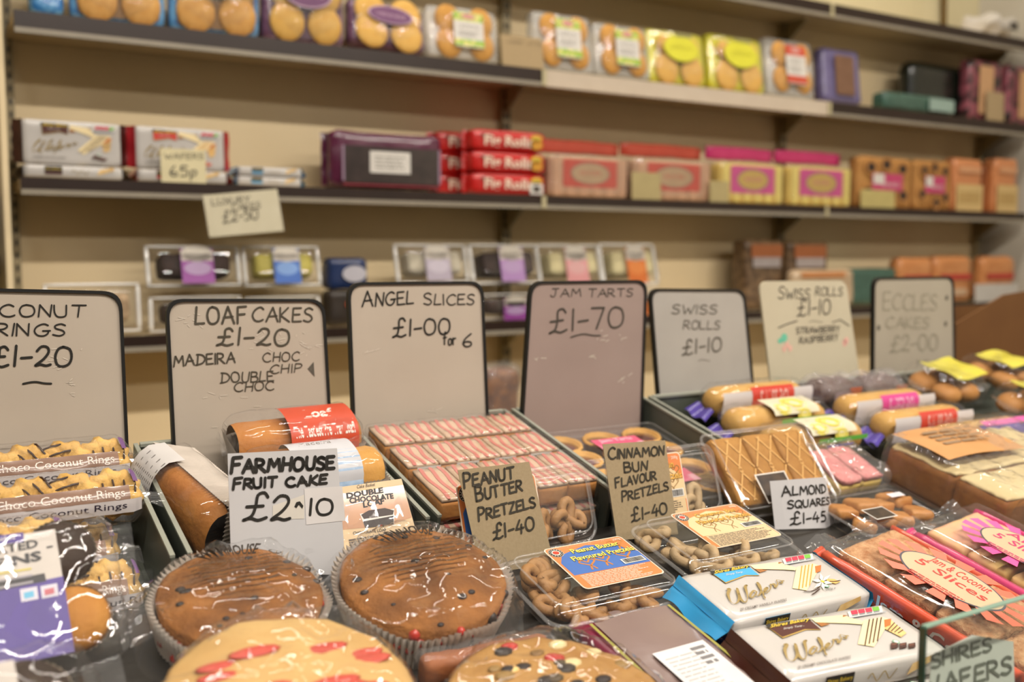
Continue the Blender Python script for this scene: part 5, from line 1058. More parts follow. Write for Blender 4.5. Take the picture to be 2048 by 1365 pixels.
# ------------------------------------------------------------------ goods standing in the trays
cook = mat('golden_coconut_biscuit', 'b98a3e', 'dcb468', rough=.75, scale=38, bump=.6, bscale=150); drz = mat('chocolate_drizzle', '2e1a10', '3a2216', rough=.35, scale=60)
brband = mat('brown_printed_band', '7d6152', '876b5b', rough=.3, scale=14, coat=.4, bump=.1, bscale=30); whband = mat('white_printed_band', 'b9b2b2', 'c2bcbc', rough=.3, scale=14, coat=.4)
def coconut_pack(label, loc, rz=0, rx=0, L=.262, d=.078, h=.05, tx=.02, dup_=None, ry=0):
    o = thing('biscuit_pack', label, 'biscuits', 'packs of choco coconut rings'); lay(o, loc, rz, rx, ry)
    def S(x, a, k=0):
        pinch = 1 - .55 * max(0, (abs(x) - L * .44) / (L * .06)) ** 2 if abs(x) > L * .44 else 1
        ca, sa = math.cos(a), math.sin(a); q = (abs(ca) ** 3 + abs(sa) ** 3) ** (-1 / 3)
        n_ = crk((x, a * .03, 1.3 + rz), .0022, 40, len(label)) * .6
        return Vector((x, -(d / 2 * pinch + k + n_) * sa * q, h / 2 + (h / 2 * pinch + k + n_) * ca * q))
    proto = None
    for i in range(6):
        x = -L / 2 + .032 + i * (L - .064) / 5; M = Matrix.Translation((x, -.006, h * .56)) @ Matrix.Rotation(R(34), 4, 'X') @ Matrix.Rotation(i * 1.3, 4, 'Z')
        if proto is None:
            m = MB()
            def sc(p, a): return Vector((p.x * (1 + .10 * math.sin(9 * a)), p.y * (1 + .10 * math.sin(9 * a + .5)), p.z + .0018 * math.sin(9 * a + 2)))
            m.lathe([(.004, .001), (.02, -.004), (.0285, 0), (.029, .006), (.022, .0125), (.013, .0115), (.006, .004)], cook, 36, fn=sc, close=True)
            proto = m.build('biscuit', o, M)
            m = MB()
            for k in range(5): m.tube([(-.022 + .011 * k - .004 + t * .008, (-.019 + t * .038) * (1 - .14 * abs(k - 2)), .0126 - .0062 * (2 * t - 1) ** 4 + .0005 * math.sin(t * 20 + k)) for t in (j / 8 for j in range(9))], .0011, drz, 5)
            m.build('drizzle', proto)
        else:
            c = proto.copy(); COL.objects.link(c); c.parent = o; c.matrix_local = M
            g = proto.children[0].copy(); COL.objects.link(g); g.parent = c
    m = MB(); m.grid(40, 40, lambda u, v: S((u - .5) * L, v * 2 * math.pi), wrap)
    for sd in (-1, 1): m.grid(5, 30, lambda a, b: Vector((sd * (L / 2 - .002 + a * .02), (b - .5) * d * (.55 + .35 * a), h / 2 + .008 * math.sin(b * 6) * a + .0015 * math.sin(b * 90) - .006 * a)), wrap2)
    m.build('wrapper', o)
    m = MB(); x0, x1 = -.04, L / 2 - .02
    m.grid(26, 4, lambda u, v: S(x0 + (x1 - x0) * u, .62 + .48 * v, .0012), brband); m.grid(26, 4, lambda u, v: S(-L * .46 + L * .93 * u, 1.10 + .55 * v, .0010), whband)
    m.grid(12, 3, lambda u, v: S(-L * .46 + (x0 + L * .46) * u, .92 + .20 * v, .0012), brband)
    m.grid(6, 4, lambda u, v: S(L * .445 + L * .02 * u, -.2 + .7 * v, .001), flat('6b4a78'))
    fb = Face((0, 0, 0), (1, 0, 0), (0, 1, 0), fn=lambda x, y, l: S(x, 1.05 - y / (d * .62), .0016 + l * .0003)); fw = Face((0, 0, 0), (1, 0, 0), (0, 1, 0), fn=lambda x, y, l: S(x, 1.50 - y / (d * .62), .0014 + l * .0003))
    text(m, fb, '6 Choco Coconut Rings', (x0 + x1) / 2 + .004, .003, .0125, flat('d6cac0'), 2, w=(x1 - x0) * .88); text(m, fw, '6 Choco Coconut Rings', .03, .003, .0125, flat('2e2636'), 2, w=.155)
    m.build('printed_band', o); return o
for (lb, X, Y, h, L_) in (('choco coconut rings pack underneath the rear one, at the left', .055, 1.226, .0056, .262), ('choco coconut rings pack underneath the middle one, at the left', .055, 1.142, .0056, .262),
        ('choco coconut rings pack at the back of the leftmost tray, its text whole', .084, 1.224, .0640, .262), ('choco coconut rings pack in front of the rear one, above the muffin bag', .080, 1.140, .0640, .262),
        ('choco coconut rings pack lowest at the left, partly under the muffin bag', -.005, 1.056, .0620, .262), ('choco coconut rings pack poking out beside the tray wall, right of the muffin bag', .098, 1.062, .0056, .19)):
    coconut_pack(lb, on(X, Y, h), 0, 0, L=L_)

# ---- muffins
muf = mat('golden_muffin_top', 'a56a22', 'bd843a', rough=.7, scale=28, bump=.35, bscale=110); dmuf = mat('dark_muffin_top', '2b1e14', '3d2b1d', rough=.7, scale=28, bump=.35, bscale=110); mpap = mat('waxed_white_case', 'a89a86', 'b8aa96', rough=.5, scale=50)
pvio = mat('violet_label_print', '43307c', '4c3888', rough=.45, scale=18)
def muffin_bag(label, loc, rx, rz, quad, art=True, seed=1):
    o = thing('muffin_bag', label, 'muffins'); lay(o, loc, rz, rx); o.scale = (.84 if art else .95,) * 3
    for i, (x, y, mm) in enumerate(((.038, -.028, muf), (.034, .046, dmuf), (-.04, .046, dmuf), (-.038, -.03, muf))):
        c = MB(); n = 72; vs = []; fs = []
        for k in range(4):
            t = k / 3
            for j in range(n): a = 2 * math.pi * j / n; q = .024 + .012 * t + (.0014 if j % 2 else 0) * t; vs.append((x + q * math.cos(a), y + q * math.sin(a), .004 + t * .036))
        for k in range(3):
            for j in range(n): a = k * n + j; b = k * n + (j + 1) % n; fs.append((a, b, b + n, a + n))
        c.add(vs, fs, mpap); c.build('paper_case', o)
        m = MB(); m.lathe([(.0245, .006), (.034, .036), (.0345, .041), (.030, .049), (.018, .0545), (.004, .0565)], mm, 28, M=Matrix.Translation((x, y, 0)), fn=lambda p, a: p + noise.noise_vector(p * 60) * .0012); rd = random.Random(seed + i)
        for k in range(7): a, q = rd.uniform(0, 6.28), .028 * math.sqrt(rd.random()); m.ball((x + q * math.cos(a), y + q * math.sin(a), .054 - q * q * 12), .0042, raisin, 8, (1.2, 1, .6))
        m.build('muffin', o)
    m = MB(); bag(m, (.172, .172, .068), (0, 0, .036), seed, .007, wrap, r=.03, n=(26, 26, 8), sc=22); seal(m, .08, -.07, .07, .03, 1, .03); m.build('bag', o)
    m = MB(); fr = Face((0, 0, .0685), (1, 0, 0), (0, 1, 0)); LW, LD = .112, .128; r_ = (-.088, -.07, .028, .062)
    fr.fit(quad, r_); P = lambda *p: [fr.px(*q) for q in p]
    rect(m, fr, (r_[0] + r_[2]) / 2, (r_[1] + r_[3]) / 2, r_[2] - r_[0], r_[3] - r_[1], flat('b6aea6'), 0)
    if art:
        poly(m, fr, P((-40, 1208), (148, 1172), (150, 1300), (-40, 1325)), pvio, 1); poly(m, fr, P((4, 1125), (95, 1112), (96, 1096), (5, 1110)), pvio, 1)
        textpx(m, fr, 'Cake Basket', (16, 1119), (84, 1107), 8, flat('d6d0cc'), 2, shear=.3)
        bk = flat('1f1b1d'); textpx(m, fr, 'ASSORTED', (-8, 1146), (116, 1121), 13, bk, 2, bold=.03); textpx(m, fr, 'MUFFINS', (-22, 1172), (119, 1143), 15, bk, 2, bold=.04); textpx(m, fr, '-', (128, 1127), (138, 1125), 14, bk, 2, bold=.03)
        poly(m, fr, P((-40, 1196), (120, 1166), (121, 1180), (-40, 1208)), flat('241f22'), 1.5)
        for k in range(3):
            a = fr.px(-30, 1178 + k * 12); b = fr.px(100, 1158 + k * 11); stroke(m, fr, [a, b], .0022, flat('b8a94a') if k == 0 else flat('8f8a90'), 2)
        for k, cc in ((0, '5aa0c0'), (1, 'b05a64')):
            poly(m, fr, P((80 + k * 31, 1213 - k * 4), (106 + k * 31, 1209 - k * 4), (106 + k * 31, 1188 - k * 4), (80 + k * 31, 1192 - k * 4)), flat('bdb9c4'), 2); poly(m, fr, P((85 + k * 31, 1208 - k * 4), (100 + k * 31, 1205 - k * 4), (100 + k * 31, 1195 - k * 4), (85 + k * 31, 1198 - k * 4)), flat(cc), 3)
    else: lines(m, fr, -.02, -.0, .06, .03, 4, flat('6a666a'), 2)
    m.build('label', o); return o
MQ = ((-40, 1325), (150, 1300), (145, 1090), (-40, 1122))
muffin_bag('bag of assorted muffins with white and violet label, at the left edge', on(.078, .962, .070), 40, 3, MQ, seed=4)
muffin_bag('bag of muffins with a plain pale label, at the bottom left corner', on(.030, .782, .05), 16, 3, MQ, art=False, seed=7)

# ---- loaf cakes
lgold = mat('golden_loaf_crust', '985a22', 'b87a36', rough=.65, scale=20, bump=.3, bscale=120); lchoc = mat('dark_chocolate_loaf', '1f130e', '2c1c15', rough=.6, scale=40, bump=.4, bscale=120); lpap = mat('fluted_white_loaf_case', 'aea397', 'bdb2a6', rough=.55, scale=40)
def loaf(label, loc, rz, rx, ry, top, art, L=.168, w=.074, h=.066, seed=1):
    o = thing('loaf_cake', label, 'cake', 'wrapped loaf cakes'); lay(o, loc, rz, rx, ry)
    def S(x, a, k=0):          # over the top: a=-1 back edge, a=1 front edge, |a|>1 down the sides
        if abs(a) <= 1: return Vector((x, -a * (w / 2 + k), h * .66 + (h * .34 + k) * math.sqrt(max(0, 1 - (abs(a)) ** 2.6)) + k * .4))
        return Vector((x, -math.copysign(w / 2 + k - (abs(a) - 1) * .012, a), h * .66 - (abs(a) - 1) * h * .6))
    e = lambda x: 1 - max(0, (abs(x) - L * .42) / (L * .08)) ** 2 * .16
    m = MB(); m.grid(20, 16, lambda u, v: (lambda x, p: Vector((x, p.y * e(x), (p.z - h * .5) * (.8 + .2 * e(x)) + h * .5 + noise.noise(Vector((x * 50, p.y * 50, seed))) * .0018)))((u - .5) * L, S((u - .5) * L, (v * 2 - 1))), top); m.build('cake', o)
    m = MB(); n = 150; vs = []; fs = []
    base = rrect(0, 0, 1, 1, .12, 6); per = []
    for i in range(n):
        t = i / n * len(base); a, b = base[int(t) % len(base)], base[(int(t) + 1) % len(base)]; f = t - int(t); per.append((a[0] + (b[0] - a[0]) * f, a[1] + (b[1] - a[1]) * f))
    per = []; nn = 37
    for (ax, ay), (bx, by) in (((-.5, -.5), (.5, -.5)), ((.5, -.5), (.5, .5)), ((.5, .5), (-.5, .5)), ((-.5, .5), (-.5, -.5))):
        k_ = 70 if ay == by else 30
        for i in range(k_): per.append((ax + (bx - ax) * i / k_, ay + (by - ay) * i / k_))
    n = len(per)
    for k in range(4):
        t = k / 3; s_ = .86 + .14 * t
        for j, (x, y) in enumerate(per): p = .0018 * (j % 2) * (.4 + t); vs.append((x * (L * s_ + 2 * p + .003), y * (w * s_ + 2 * p + .003), .0005 + t * (h * .66 + .004 * (j % 2))))
    for k in range(3):
        for j in range(n): a = k * n + j; b = k * n + (j + 1) % n; fs.append((a, b, b + n, a + n))
    fs.append(tuple(range(n))[::-1]); m.add(vs, fs, lpap); m.build('paper_case', o)
    m = MB(); bag(m, (L + .010, w + .008, h + .012), (0, 0, h / 2 + .004), seed, .003, wrap, r=.02, n=(26, 16, 10), sc=26)
    for sd in (-1, 1): m.grid(5, 14, lambda a, b: Vector((sd * (L / 2 + .001 + a * .010), (b - .5) * w * (.5 + .5 * a), h * .45 + .012 * a * math.sin(b * 11 + seed) + .01 * a)), wrap2)
    m.build('wrapper', o)
    m = MB(); art(m, lambda k: Face((0, 0, 0), (1, 0, 0), (0, 1, 0), fn=lambda x, y, l: S(x, -y / (w / 2), .009 + l * .0003)), L, w); m.build('label', o); return o
def la_white(m, F, L, w):
    fr = F(0); m.grid(6, 14, lambda u, v: fr(L * .14 + L * .30 * u, (v * 2 - 1) * w * .55, 0), flat('bfbbb8'))
    for i in range(11): stroke(m, fr, [(L * .16 + L * .26 * i / 11, -w * .45 + (.012 if i % 3 else 0) + q * .006) for q in range(6)], .0013, flat('77726f'), 1.5)
    rect(m, fr, L * .26, w * .28, L * .09, w * .2, flat('8d8986'), 1.5, seg=4)
def la_red(m, F, L, w):
    fr = F(0); m.grid(10, 14, lambda u, v: fr(-L * .12 + L * .56 * u, -w * .54 + w * .9 * v, 0), flat('b8452a')); text(m, fr, 'Loaf', L * .16, -w * .16, .015, white_l, 2, shear=.3, bold=.03); text(m, fr, 'The Tastiest Pre Tray Loaf!', L * .16, -w * .44, .0085, white_l, 2, w=L * .5, bold=.02)
def la_blue(m, F, L, w):
    fr = F(0); m.grid(10, 14, lambda u, v: fr(-L * .22 + L * .5 * u, -w * .54 + w * 1.0 * v, 0), flat('bcbcc0')); m.grid(8, 5, lambda u, v: fr(-L * .22 + L * .5 * u, -w * .5 + w * .4 * v, 1), mat('pale_blue_pattern', '8fa9c6', 'a9bdd4', rough=.4, scale=120, sharp=.8)); text(m, fr, 'Madeira', 0, w * .12, .009, flat('6a665a'), 2, shear=.3)
loaf('golden loaf cake tipped on its side with a white ingredients label', on(.300, 1.150, .062), 82, -84, -22, lgold, la_white, seed=3)
loaf('golden loaf cake with a red label, topmost at the back of the loaf tray', on(.404, 1.206, .062), 1, 4, 0, lgold, la_red, seed=5, L=.156, w=.066)
loaf('golden loaf cake with a pale blue label, behind the farmhouse price card', on(.404, 1.134, .048), 1, 4, 0, mat('pale_madeira_crust', 'b98436', 'd09c4e', rough=.65, scale=20, bump=.3, bscale=120), la_blue, seed=9, L=.156, w=.066)
tanl = mat('tan_label_print', 'a2714a', 'ab7a52', rough=.4, scale=12, coat=.3)
def la_choc(m, F, L, w):
    fr = Face((.024, 0, .0600), (1, 0, 0), (0, 1, 0)); fr.fit(((652, 1072), (790, 1063), (773, 944), (640, 946)), (-.044, -.042, .044, .040)); P = lambda *p: [fr.px(*q) for q in p]; dk = flat('1c1412')
    rect(m, fr, 0, -.001, .088, .082, flat('c4a982'), 0); poly(m, fr, P((644, 958), (774, 955), (782, 1012), (740, 1022), (648, 1020)), tanl, 1)
    textpx(m, fr, 'Cake Basket', (690, 952), (724, 951), 6, dk, 2, shear=.3); 
    for s_, a, b, h_ in (('DOUBLE', (668, 967), (737, 964), 9), ('CHOCOLATE', (672, 976), (754, 976), 9), ('LOAF', (696, 986), (736, 983), 9)): textpx(m, fr, s_, a, b, h_, dk, 2, bold=.05)
    poly(m, fr, P((688, 996), (752, 994), (748, 1020), (694, 1021)), flat('cfc8c0'), 2); poly(m, fr, P((692, 1010), (749, 1006), (747, 1021), (694, 1022)), flat('23140e'), 3); poly(m, fr, P((690, 998), (705, 992), (735, 991), (751, 997), (748, 1004), (694, 1006)), flat('2c1a13'), 3)
    textpx(m, fr, 'CHOCOLATE LOAF', (670, 1031), (732, 1031), 5, dk, 2, bold=.02)
    for k in range(7):
        a = fr.px(660, 1037 + k * 4.4); b = fr.px(780, 1037 + k * 4); mm = ((a[0] + b[0]) / 2, (a[1] + b[1]) / 2); lines(m, fr, mm[0], mm[1], b[0] - a[0], .0032, 1, flat('4a3a2c'), 2, fill=.6, seed=k)
loaf('dark chocolate loaf with a tan picture label facing the shopper', on(.411, 1.068, .040), 1, 42, 0, lchoc, la_choc, seed=12, L=.146, h=.05)

# ---- angel slices
spg = mat('orange_sponge_side', 'b57638', 'c88c4c', rough=.75, scale=40, bump=.2, bscale=120); icg = mat('white_pink_icing', 'bda085', 'c8ac92', rough=.35, scale=20, coat=.3); pki = mat('pink_icing_stripe', 'b96c62', 'c3776e', rough=.4, scale=30)
_ang = None
def angel_pack(label, loc, rx=0, rz=0, codes=False, sy=1):
    global _ang
    o = thing('slice_pack', label, 'cakes', 'clear packs of angel slices'); lay(o, loc, rz, rx); o.scale = (1, sy, 1)
    for i in range(5):
        M = Matrix.Translation(((i - 2) * .0448, 0, .0012))
        if _ang is None:
            s = MB().soft((.0418, .082, .024), spg, r=.0015, n=(4, 5, 4), c=(0, 0, .012), fn=crumple(2, .0006, 80)); a = s.build('slice', o, M)
            m = MB().soft((.0422, .0825, .005), icg, r=.0012, n=(4, 6, 2), c=(0, 0, .0262)); fr = Face((0, 0, .0287), (1, 0, 0), (0, 1, 0), base=.0002)
            for k in range(3): stroke(m, fr, [(-.012 + k * .0125 + .0018 * math.sin(t * 7 + k), -.04 + .08 * t) for t in (j / 8 for j in range(9))], .0052, pki, 1)
            m.build('icing', a); _ang = a
        else:
            c = _ang.copy(); COL.objects.link(c); c.parent = o; c.matrix_local = M; g = _ang.children[0].copy(); COL.objects.link(g); g.parent = c
    m = MB(); bag(m, (.232, .090, .034), (0, 0, .0175), len(label), .0025, wrap, r=.008, n=(34, 14, 6), sc=36); m.build('wrapper', o)
    if codes:
        m = MB(); fr = Face((0, -.0492, 0), (1, 0, 0), (0, 0, 1))
        for k in range(4): barcode(m, fr, -.085 + k * .055, .016, .028, .022, 1, seed=k)
        m.build('printed_bars', o)
angel_pack('clear pack of pink striped angel slices, frontmost in its tray', on(.628, 1.060, .0665), 0)
angel_pack('clear pack of angel slices with bars printed on its front edge, second from the front', on(.628, 1.139, .0665), 0, codes=True, sy=.70)
angel_pack('clear pack of angel slices underneath the frontmost one', on(.628, 1.062, .030), 0)
angel_pack('clear pack of angel slices, furthest back against the angel slices board', on(.628, 1.207, .0665), 0, sy=.70)

# ---- jam tarts
past = mat('tart_pastry', 'c08c40', 'd8a658', rough=.7, scale=30, bump=.25, bscale=130); jam = mat('dark_jam', '4a1a14', '6b3426', rough=.15, scale=20, coat=.8); pksl = mat('pink_sleeve_print', 'bf4468', 'd8a0ac', rough=.35, scale=45, sharp=.8)
_tart = None
def tart_pack(label, loc, rx=0, rz=0):
    global _tart
    o = thing('tart_pack', label, 'tarts', 'clear boxes of jam tarts'); lay(o, loc, rz, rx); o.scale = (1, .84, .95)
    for i in range(6):
        M = Matrix.Translation(((i % 3 - 1) * .074, (i // 3 - .5) * .063, .002))
        if _tart is None:
            m = MB().lathe([(.024, 0), (.029, .016), (.0325, .019), (.0335, .0165), (.033, .0185), (.031, .0215), (.0285, .0205), (.027, .014), (.02, .0125)], past, 30, fn=lambda p, a: p + Vector((math.cos(a), math.sin(a), 0)) * .0008 * math.sin(a * 16))
            a = m.build('tart', o, M); m = MB().lathe([(.0272, .0142), (.02, .0155), (.006, .016)], jam, 24); m.build('jam', a); _tart = a
        else:
            c = _tart.copy(); COL.objects.link(c); c.parent = o; c.matrix_local = M; g = _tart.children[0].copy(); COL.objects.link(g); g.parent = c
    m = MB(); m.soft((.228, .130, .030), rigid, r=.010, n=(18, 12, 6), c=(0, 0, .0155)); m.build('clear_box', o)
    m = MB(); m.tube(rr3(.231, .133, .012, .017), .0018, rim_c, 6, closed=True); m.tube(rr3(.218, .120, .01, .031), .001, rim_c, 6, closed=True); m.build('rim', o)
    m = MB(); fr = Face((0, 0, .0315), (1, 0, 0), (0, 1, 0)); rect(m, fr, .004, -.012, .082, .046, flat('c9506f'), 1); rect(m, fr, .004, -.024, .082, .022, pksl, 2); text(m, fr, 'Jam Tarts', .004, -.002, .011, flat('d8b0bc'), 2, w=.06, bold=.02); m.build('label', o)
tart_pack('clear box of jam tarts with pink label, at the back below the jam tarts board', on(.887, 1.184, .032), 0, 0)
tart_pack('clear box of jam tarts with pink label, in front of the rear box', on(.887, 1.070, .032), 0, 0)

# ---- swiss rolls
roll_m = mat('golden_swiss_roll', 'b58840', 'c89e58', rough=.7, scale=22, bump=.25, bscale=100); lem = mat('lemon_slice_print', 'cfc24a', 'ddd47c', rough=.35, scale=50, coat=.3); viof = mat('violet_film_end', '4a3a8c', '54449a', rough=.3, scale=20, coat=.4); whs = mat('white_sleeve', 'bdb7b6', 'c6c1c0', rough=.4, scale=15)
def swiss(label, loc, rz, kind, rx=0, L=.208, name='swiss_roll_pack'):
    o = thing(name, label, 'swiss roll', 'swiss rolls in the wide tray'); lay(o, loc, rz, rx); d, h = .056, .050
    if kind == 'dark':
        MB().soft((L, d, h), mat('chocolate_roll', '3a241a', '543628', rough=.5, scale=40), r=.024, n=(12, 10, 8), c=(0, 0, h / 2 + .001)).build('cake', o)
        m = MB(); bag(m, (L + .02, d + .008, h + .006), (0, 0, h / 2 + .003), len(label), .007, film('silver_grey_film', haze=.14, rough=.06, bscale=40, bump=1.0, hcol=(.7, .65, .68)), r=.026, n=(26, 14, 10), sc=34); m.build('wrapper', o)
        m = MB(); fr = Face((0, -d / 2 - .004, 0), (1, 0, 0), (0, 0, 1)); rect(m, fr, 0, .024, L * .42, .026, flat('8c7a86'), 1); rect(m, fr, L * .3, .036, .03, .014, flat('b85a34'), 1); m.build('label', o); return o
    MB().soft((L, d, h), roll_m, r=.025, n=(12, 10, 8), c=(0, 0, h / 2 + .001)).build('cake', o)
    m = MB(); bag(m, (L + .012, d + .008, h + .007), (0, 0, h / 2 + .0035), len(label), .0035, wrap, r=.027, n=(26, 14, 10), sc=30); m.build('wrapper', o)
    for sd in (-1, 1): MB().grid(5, 12, lambda a, b: Vector((sd * (L / 2 + .003 + a * .02), (b - .5) * d * (.75 + .2 * a), h * .12 + .014 * (1 - a) + .003 * math.sin(b * 9))), viof).build('film_end', o)
    m = MB(); 
    def S(x, a, k=0): ca, sa = math.cos(a), math.sin(a); q = (abs(ca) ** 4 + abs(sa) ** 4) ** -.25; return Vector((x, -(d / 2 + .006 + k) * sa * q, h / 2 + .003 + (h / 2 + .005 + k) * ca * q))
    if kind in ('swiss', 'super', 'violet'):
        m.grid(10, 6, lambda u, v: S((u - .5) * L * .98, .78 + 1.3 * v), whs if kind != 'violet' else viof)
        col = {'swiss': mat('red_word_block', 'b8382c', 'c24234', rough=.35, scale=20, coat=.3), 'super': mat('pink_word_block', 'bf3a82', 'c8468c', rough=.35, scale=20, coat=.3), 'violet': MATS['violet_film_end']}[kind]
        m.grid(6, 6, lambda u, v: S(-.01 + (u - .3) * L * .46, .6 + 1.25 * v, .0006), col)
        fr = Face((0, 0, 0), (1, 0, 0), (0, 1, 0), fn=lambda x, y, l: S(x, 1.45 - y / .028, .001 + l * .0003)); text(m, fr, {'swiss': 'SWISS ROLL', 'super': 'SUPER ROLL', 'violet': 'ROLL'}[kind], L * .085, -.004, .022, flat('d6a9a0') if kind == 'swiss' else flat('d9a6c4'), 2, w=L * .38, bold=.01)
        if kind == 'violet': m.grid(6, 3, lambda u, v: S((u - .2) * L * .6, .35 + .35 * v, .001), flat('cf5a9c'))
    else:
        fr = Face((0, 0, 0), (1, 0, 0), (0, 1, 0), fn=lambda x, y, l: S(x, .35 - y / .03, .0004 + l * .0003)); m.grid(8, 6, lambda u, v: S(-.035 + u * .10, -.35 + 1.3 * v, .0002), flat('c9c2a8'))
        for cx_, cy_, r1 in ((.022, .002, .02), (-.012, -.008, .013), (.03, -.02, .012)): ell(m, fr, cx_, cy_, r1 * 1.25, r1 * .8, lem, 1); ell(m, fr, cx_, cy_, r1 * .95, r1 * .58, flat('c2b23a'), 2); ell(m, fr, cx_, cy_, r1 * .8, r1 * .48, lem, 3)
        m.grid(10, 3, lambda u, v: S(-.02 + u * .11, 1.15 + .22 * v, .001), flat('63b04a')); m.grid(6, 2, lambda u, v: S(.0 + u * .06, 1.5 + .12 * v, .001), flat('6a5a9a'))
    m.build('label', o); return o
swiss('swiss roll with red lettering block, furthest back on the left', on(1.215, 1.229, .058), 0, 'swiss')
swiss('lemon swiss roll, second row from the front below the red one', on(1.195, 1.162, .050), 0, 'lemon')
swiss('lemon swiss roll with green stripe, frontmost behind the almond pack', on(1.205, 1.095, .044), 0, 'lemon')
swiss('chocolate roll in silvery film, behind the pink lettered roll', on(1.397, 1.228, .058), 0, 'dark', L=.10)
swiss('chocolate roll in silvery film, at the back beside the bun bags', on(1.518, 1.226, .056), 0, 'dark', L=.10)
swiss('super roll with pink lettering block, middle of the wide tray', on(1.452, 1.162, .052), 0, 'super')
swiss('swiss roll with red lettering block, right of the lemon ones', on(1.465, 1.095, .048), 0, 'swiss')
swiss('violet and pink printed roll at the front right of the tray', on(1.535, 1.028, .046), 0, 'violet', L=.23)
# ---- bags of small buns
bunm = mat('brown_bun', '9a6530', 'c48d4c', rough=.6, scale=9, bump=.1, bscale=60); bylab = mat('yellow_bag_print', 'bfb32c', 'cfc544', rough=.35, scale=30, coat=.4)
def bun_bag(label, loc, rz, rx, seed, n=4, w=.125):
    o = thing('bun_bag', label, 'buns', 'clear bags of small buns'); lay(o, loc, rz, rx); rd = random.Random(seed)
    for i in range(n):
        m = MB(); m.ball((0, 0, 0), .0265, bunm, 16, (1.15, 1, .72)); m.build('bun', o, Matrix.Translation(((i % 2 - .5) * .056 + rd.uniform(-.004, .004), (i // 2 - .5) * .052, .026)) @ Matrix.Rotation(rd.uniform(-.4, .4), 4, 'Y'))
    m = MB(); bag(m, (w, .118, .06), (0, 0, .032), seed, .006, wrap, r=.026, n=(22, 20, 8), sc=24); seal(m, w / 2 - .006, -.045, .045, .03, 1, .026); seal(m, -w / 2 + .006, -.045, .045, .03, -1, .026); m.build('bag', o)
    m = MB(); m.grid(8, 6, lambda a, b: Vector(((a - .5) * .095 + .01, (b - .5) * .085, .0635 + .004 * math.sin(a * 5 + seed) + .003 * math.sin(b * 6))), bylab); m.build('label', o)
bun_bag('bag of brown buns with yellow label, below the eccles cakes board', on(1.672, 1.195, .060), 2, 4, 3)
bun_bag('bag of brown buns with yellow label, against the cardboard box', on(1.862, 1.200, .066), -2, 0, 5)
bun_bag('bag of brown buns with yellow label, at the right edge beyond the swiss rolls', on(1.762, 1.070, .060), 2, 4, 8)
bun_bag('bag of brown buns with yellow label, half cut off by the right edge', on(1.950, 1.072, .066), -2, 4, 11)

# ---- almond squares, sponge, biscuits at the right of the middle row
alm = mat('almond_pastry_square', '92601f', 'b07f3a', rough=.65, scale=26, bump=.3, bscale=120)
o = thing('pastry_pack', 'clear box of almond squares leaning up behind its white card', 'pastries'); lay(o, on(1.018, 1.006, .040), -1, 36)
for i in range(3):
    m = MB(); m.soft((.0545, .104, .024), alm, r=.003, n=(6, 6, 4), c=(0, 0, .013), fn=crumple(i, .0012, 60)); fr = Face((0, 0, .0255), (1, 0, 0), (0, 1, 0), base=.0003)
    for sx in (-.012, .012):
        for s_ in (-1, 1): stroke(m, fr, [(sx - .014 * s_, -.046), (sx + .014 * s_, -.002)], .0022, flat('d0a058'), 1); stroke(m, fr, [(sx - .014 * s_, .002), (sx + .014 * s_, .046)], .0022, flat('d0a058'), 1)
    m.build('pastry_square', o, Matrix.Translation(((i % 3 - 1) * .057, .003, .001)))
m = MB(); m.soft((.184, .124, .036), rigid, r=.008, n=(16, 10, 6), c=(0, 0, .0185)); m.build('clear_box', o)
m = MB(); m.tube(rr3(.188, .128, .01, .02), .002, rim_c, 6, closed=True); m.tube(rr3(.178, .118, .008, .037), .0012, rim_c, 6, closed=True); m.build('rim', o)
m = MB(); fr = Face((0, 0, .0372), (1, 0, 0), (0, 1, 0)); rect(m, fr, -.022, -.034, .056, .044, flat('c6bfb6'), 1); rect(m, fr, -.022, -.034, .051, .040, mat('dark_photo_print', '1f1718', '4a3a2c', rough=.3, scale=50, coat=.3), 2); m.build('label', o)
o = thing('biscuit_box', 'clear box of glazed almond biscuits with small white label, behind the jam slices', 'biscuits'); lay(o, on(1.128, .897, .038), -1); o.scale = (.82, .78, 1); bisc = mat('glazed_almond_biscuit', 'a86e34', 'c08848', rough=.45, scale=24, bump=.3, bscale=90)
for i in range(8):
    m = MB(); m.soft((.056, .040, .016), bisc, r=.007, n=(8, 6, 4), fn=crumple(i, .0016, 50)); m.build('biscuit', o, Matrix.Translation(((i % 4 - 1.5) * .042, (i // 4 - .5) * .052, .016 + .004 * (i % 2))) @ Matrix.Rotation(R(40 + 7 * i), 4, 'Z') @ Matrix.Rotation(R(12), 4, 'Y'))
m = MB(); m.soft((.192, .126, .034), rigid, r=.01, n=(16, 12, 6), c=(0, 0, .018)); m.build('clear_box', o)
m = MB(); m.tube(rr3(.196, .13, .012, .02), .0018, rim_c, 6, closed=True); m.build('rim', o)
m = MB(); fr = Face((0, 0, .0355), (1, 0, 0), (0, 1, 0)); rect(m, fr, .046, .012, .034, .014, flat('c9c6cc'), 1); rect(m, fr, -.045, -.034, .05, .036, flat('c9c4bc'), 1); rect(m, fr, -.045, -.034, .045, .031, MATS['dark_photo_print'], 2); m.build('label', o)
cside = mat('baked_sponge_side', '74440f', '8f5a18', rough=.75, scale=26, bump=.2, bscale=120); ctop = mat('pale_cream_sponge_top', 'bba777', 'cab88c', rough=.6, scale=16, bump=.3, bscale=70)
o = thing('sponge_slab', 'large wrapped slab of pale sponge with a kraft label, right of the almond squares', 'cake'); lay(o, on(1.402, .897, .040), 1); sw, sd_, sh = .30, .195, .058
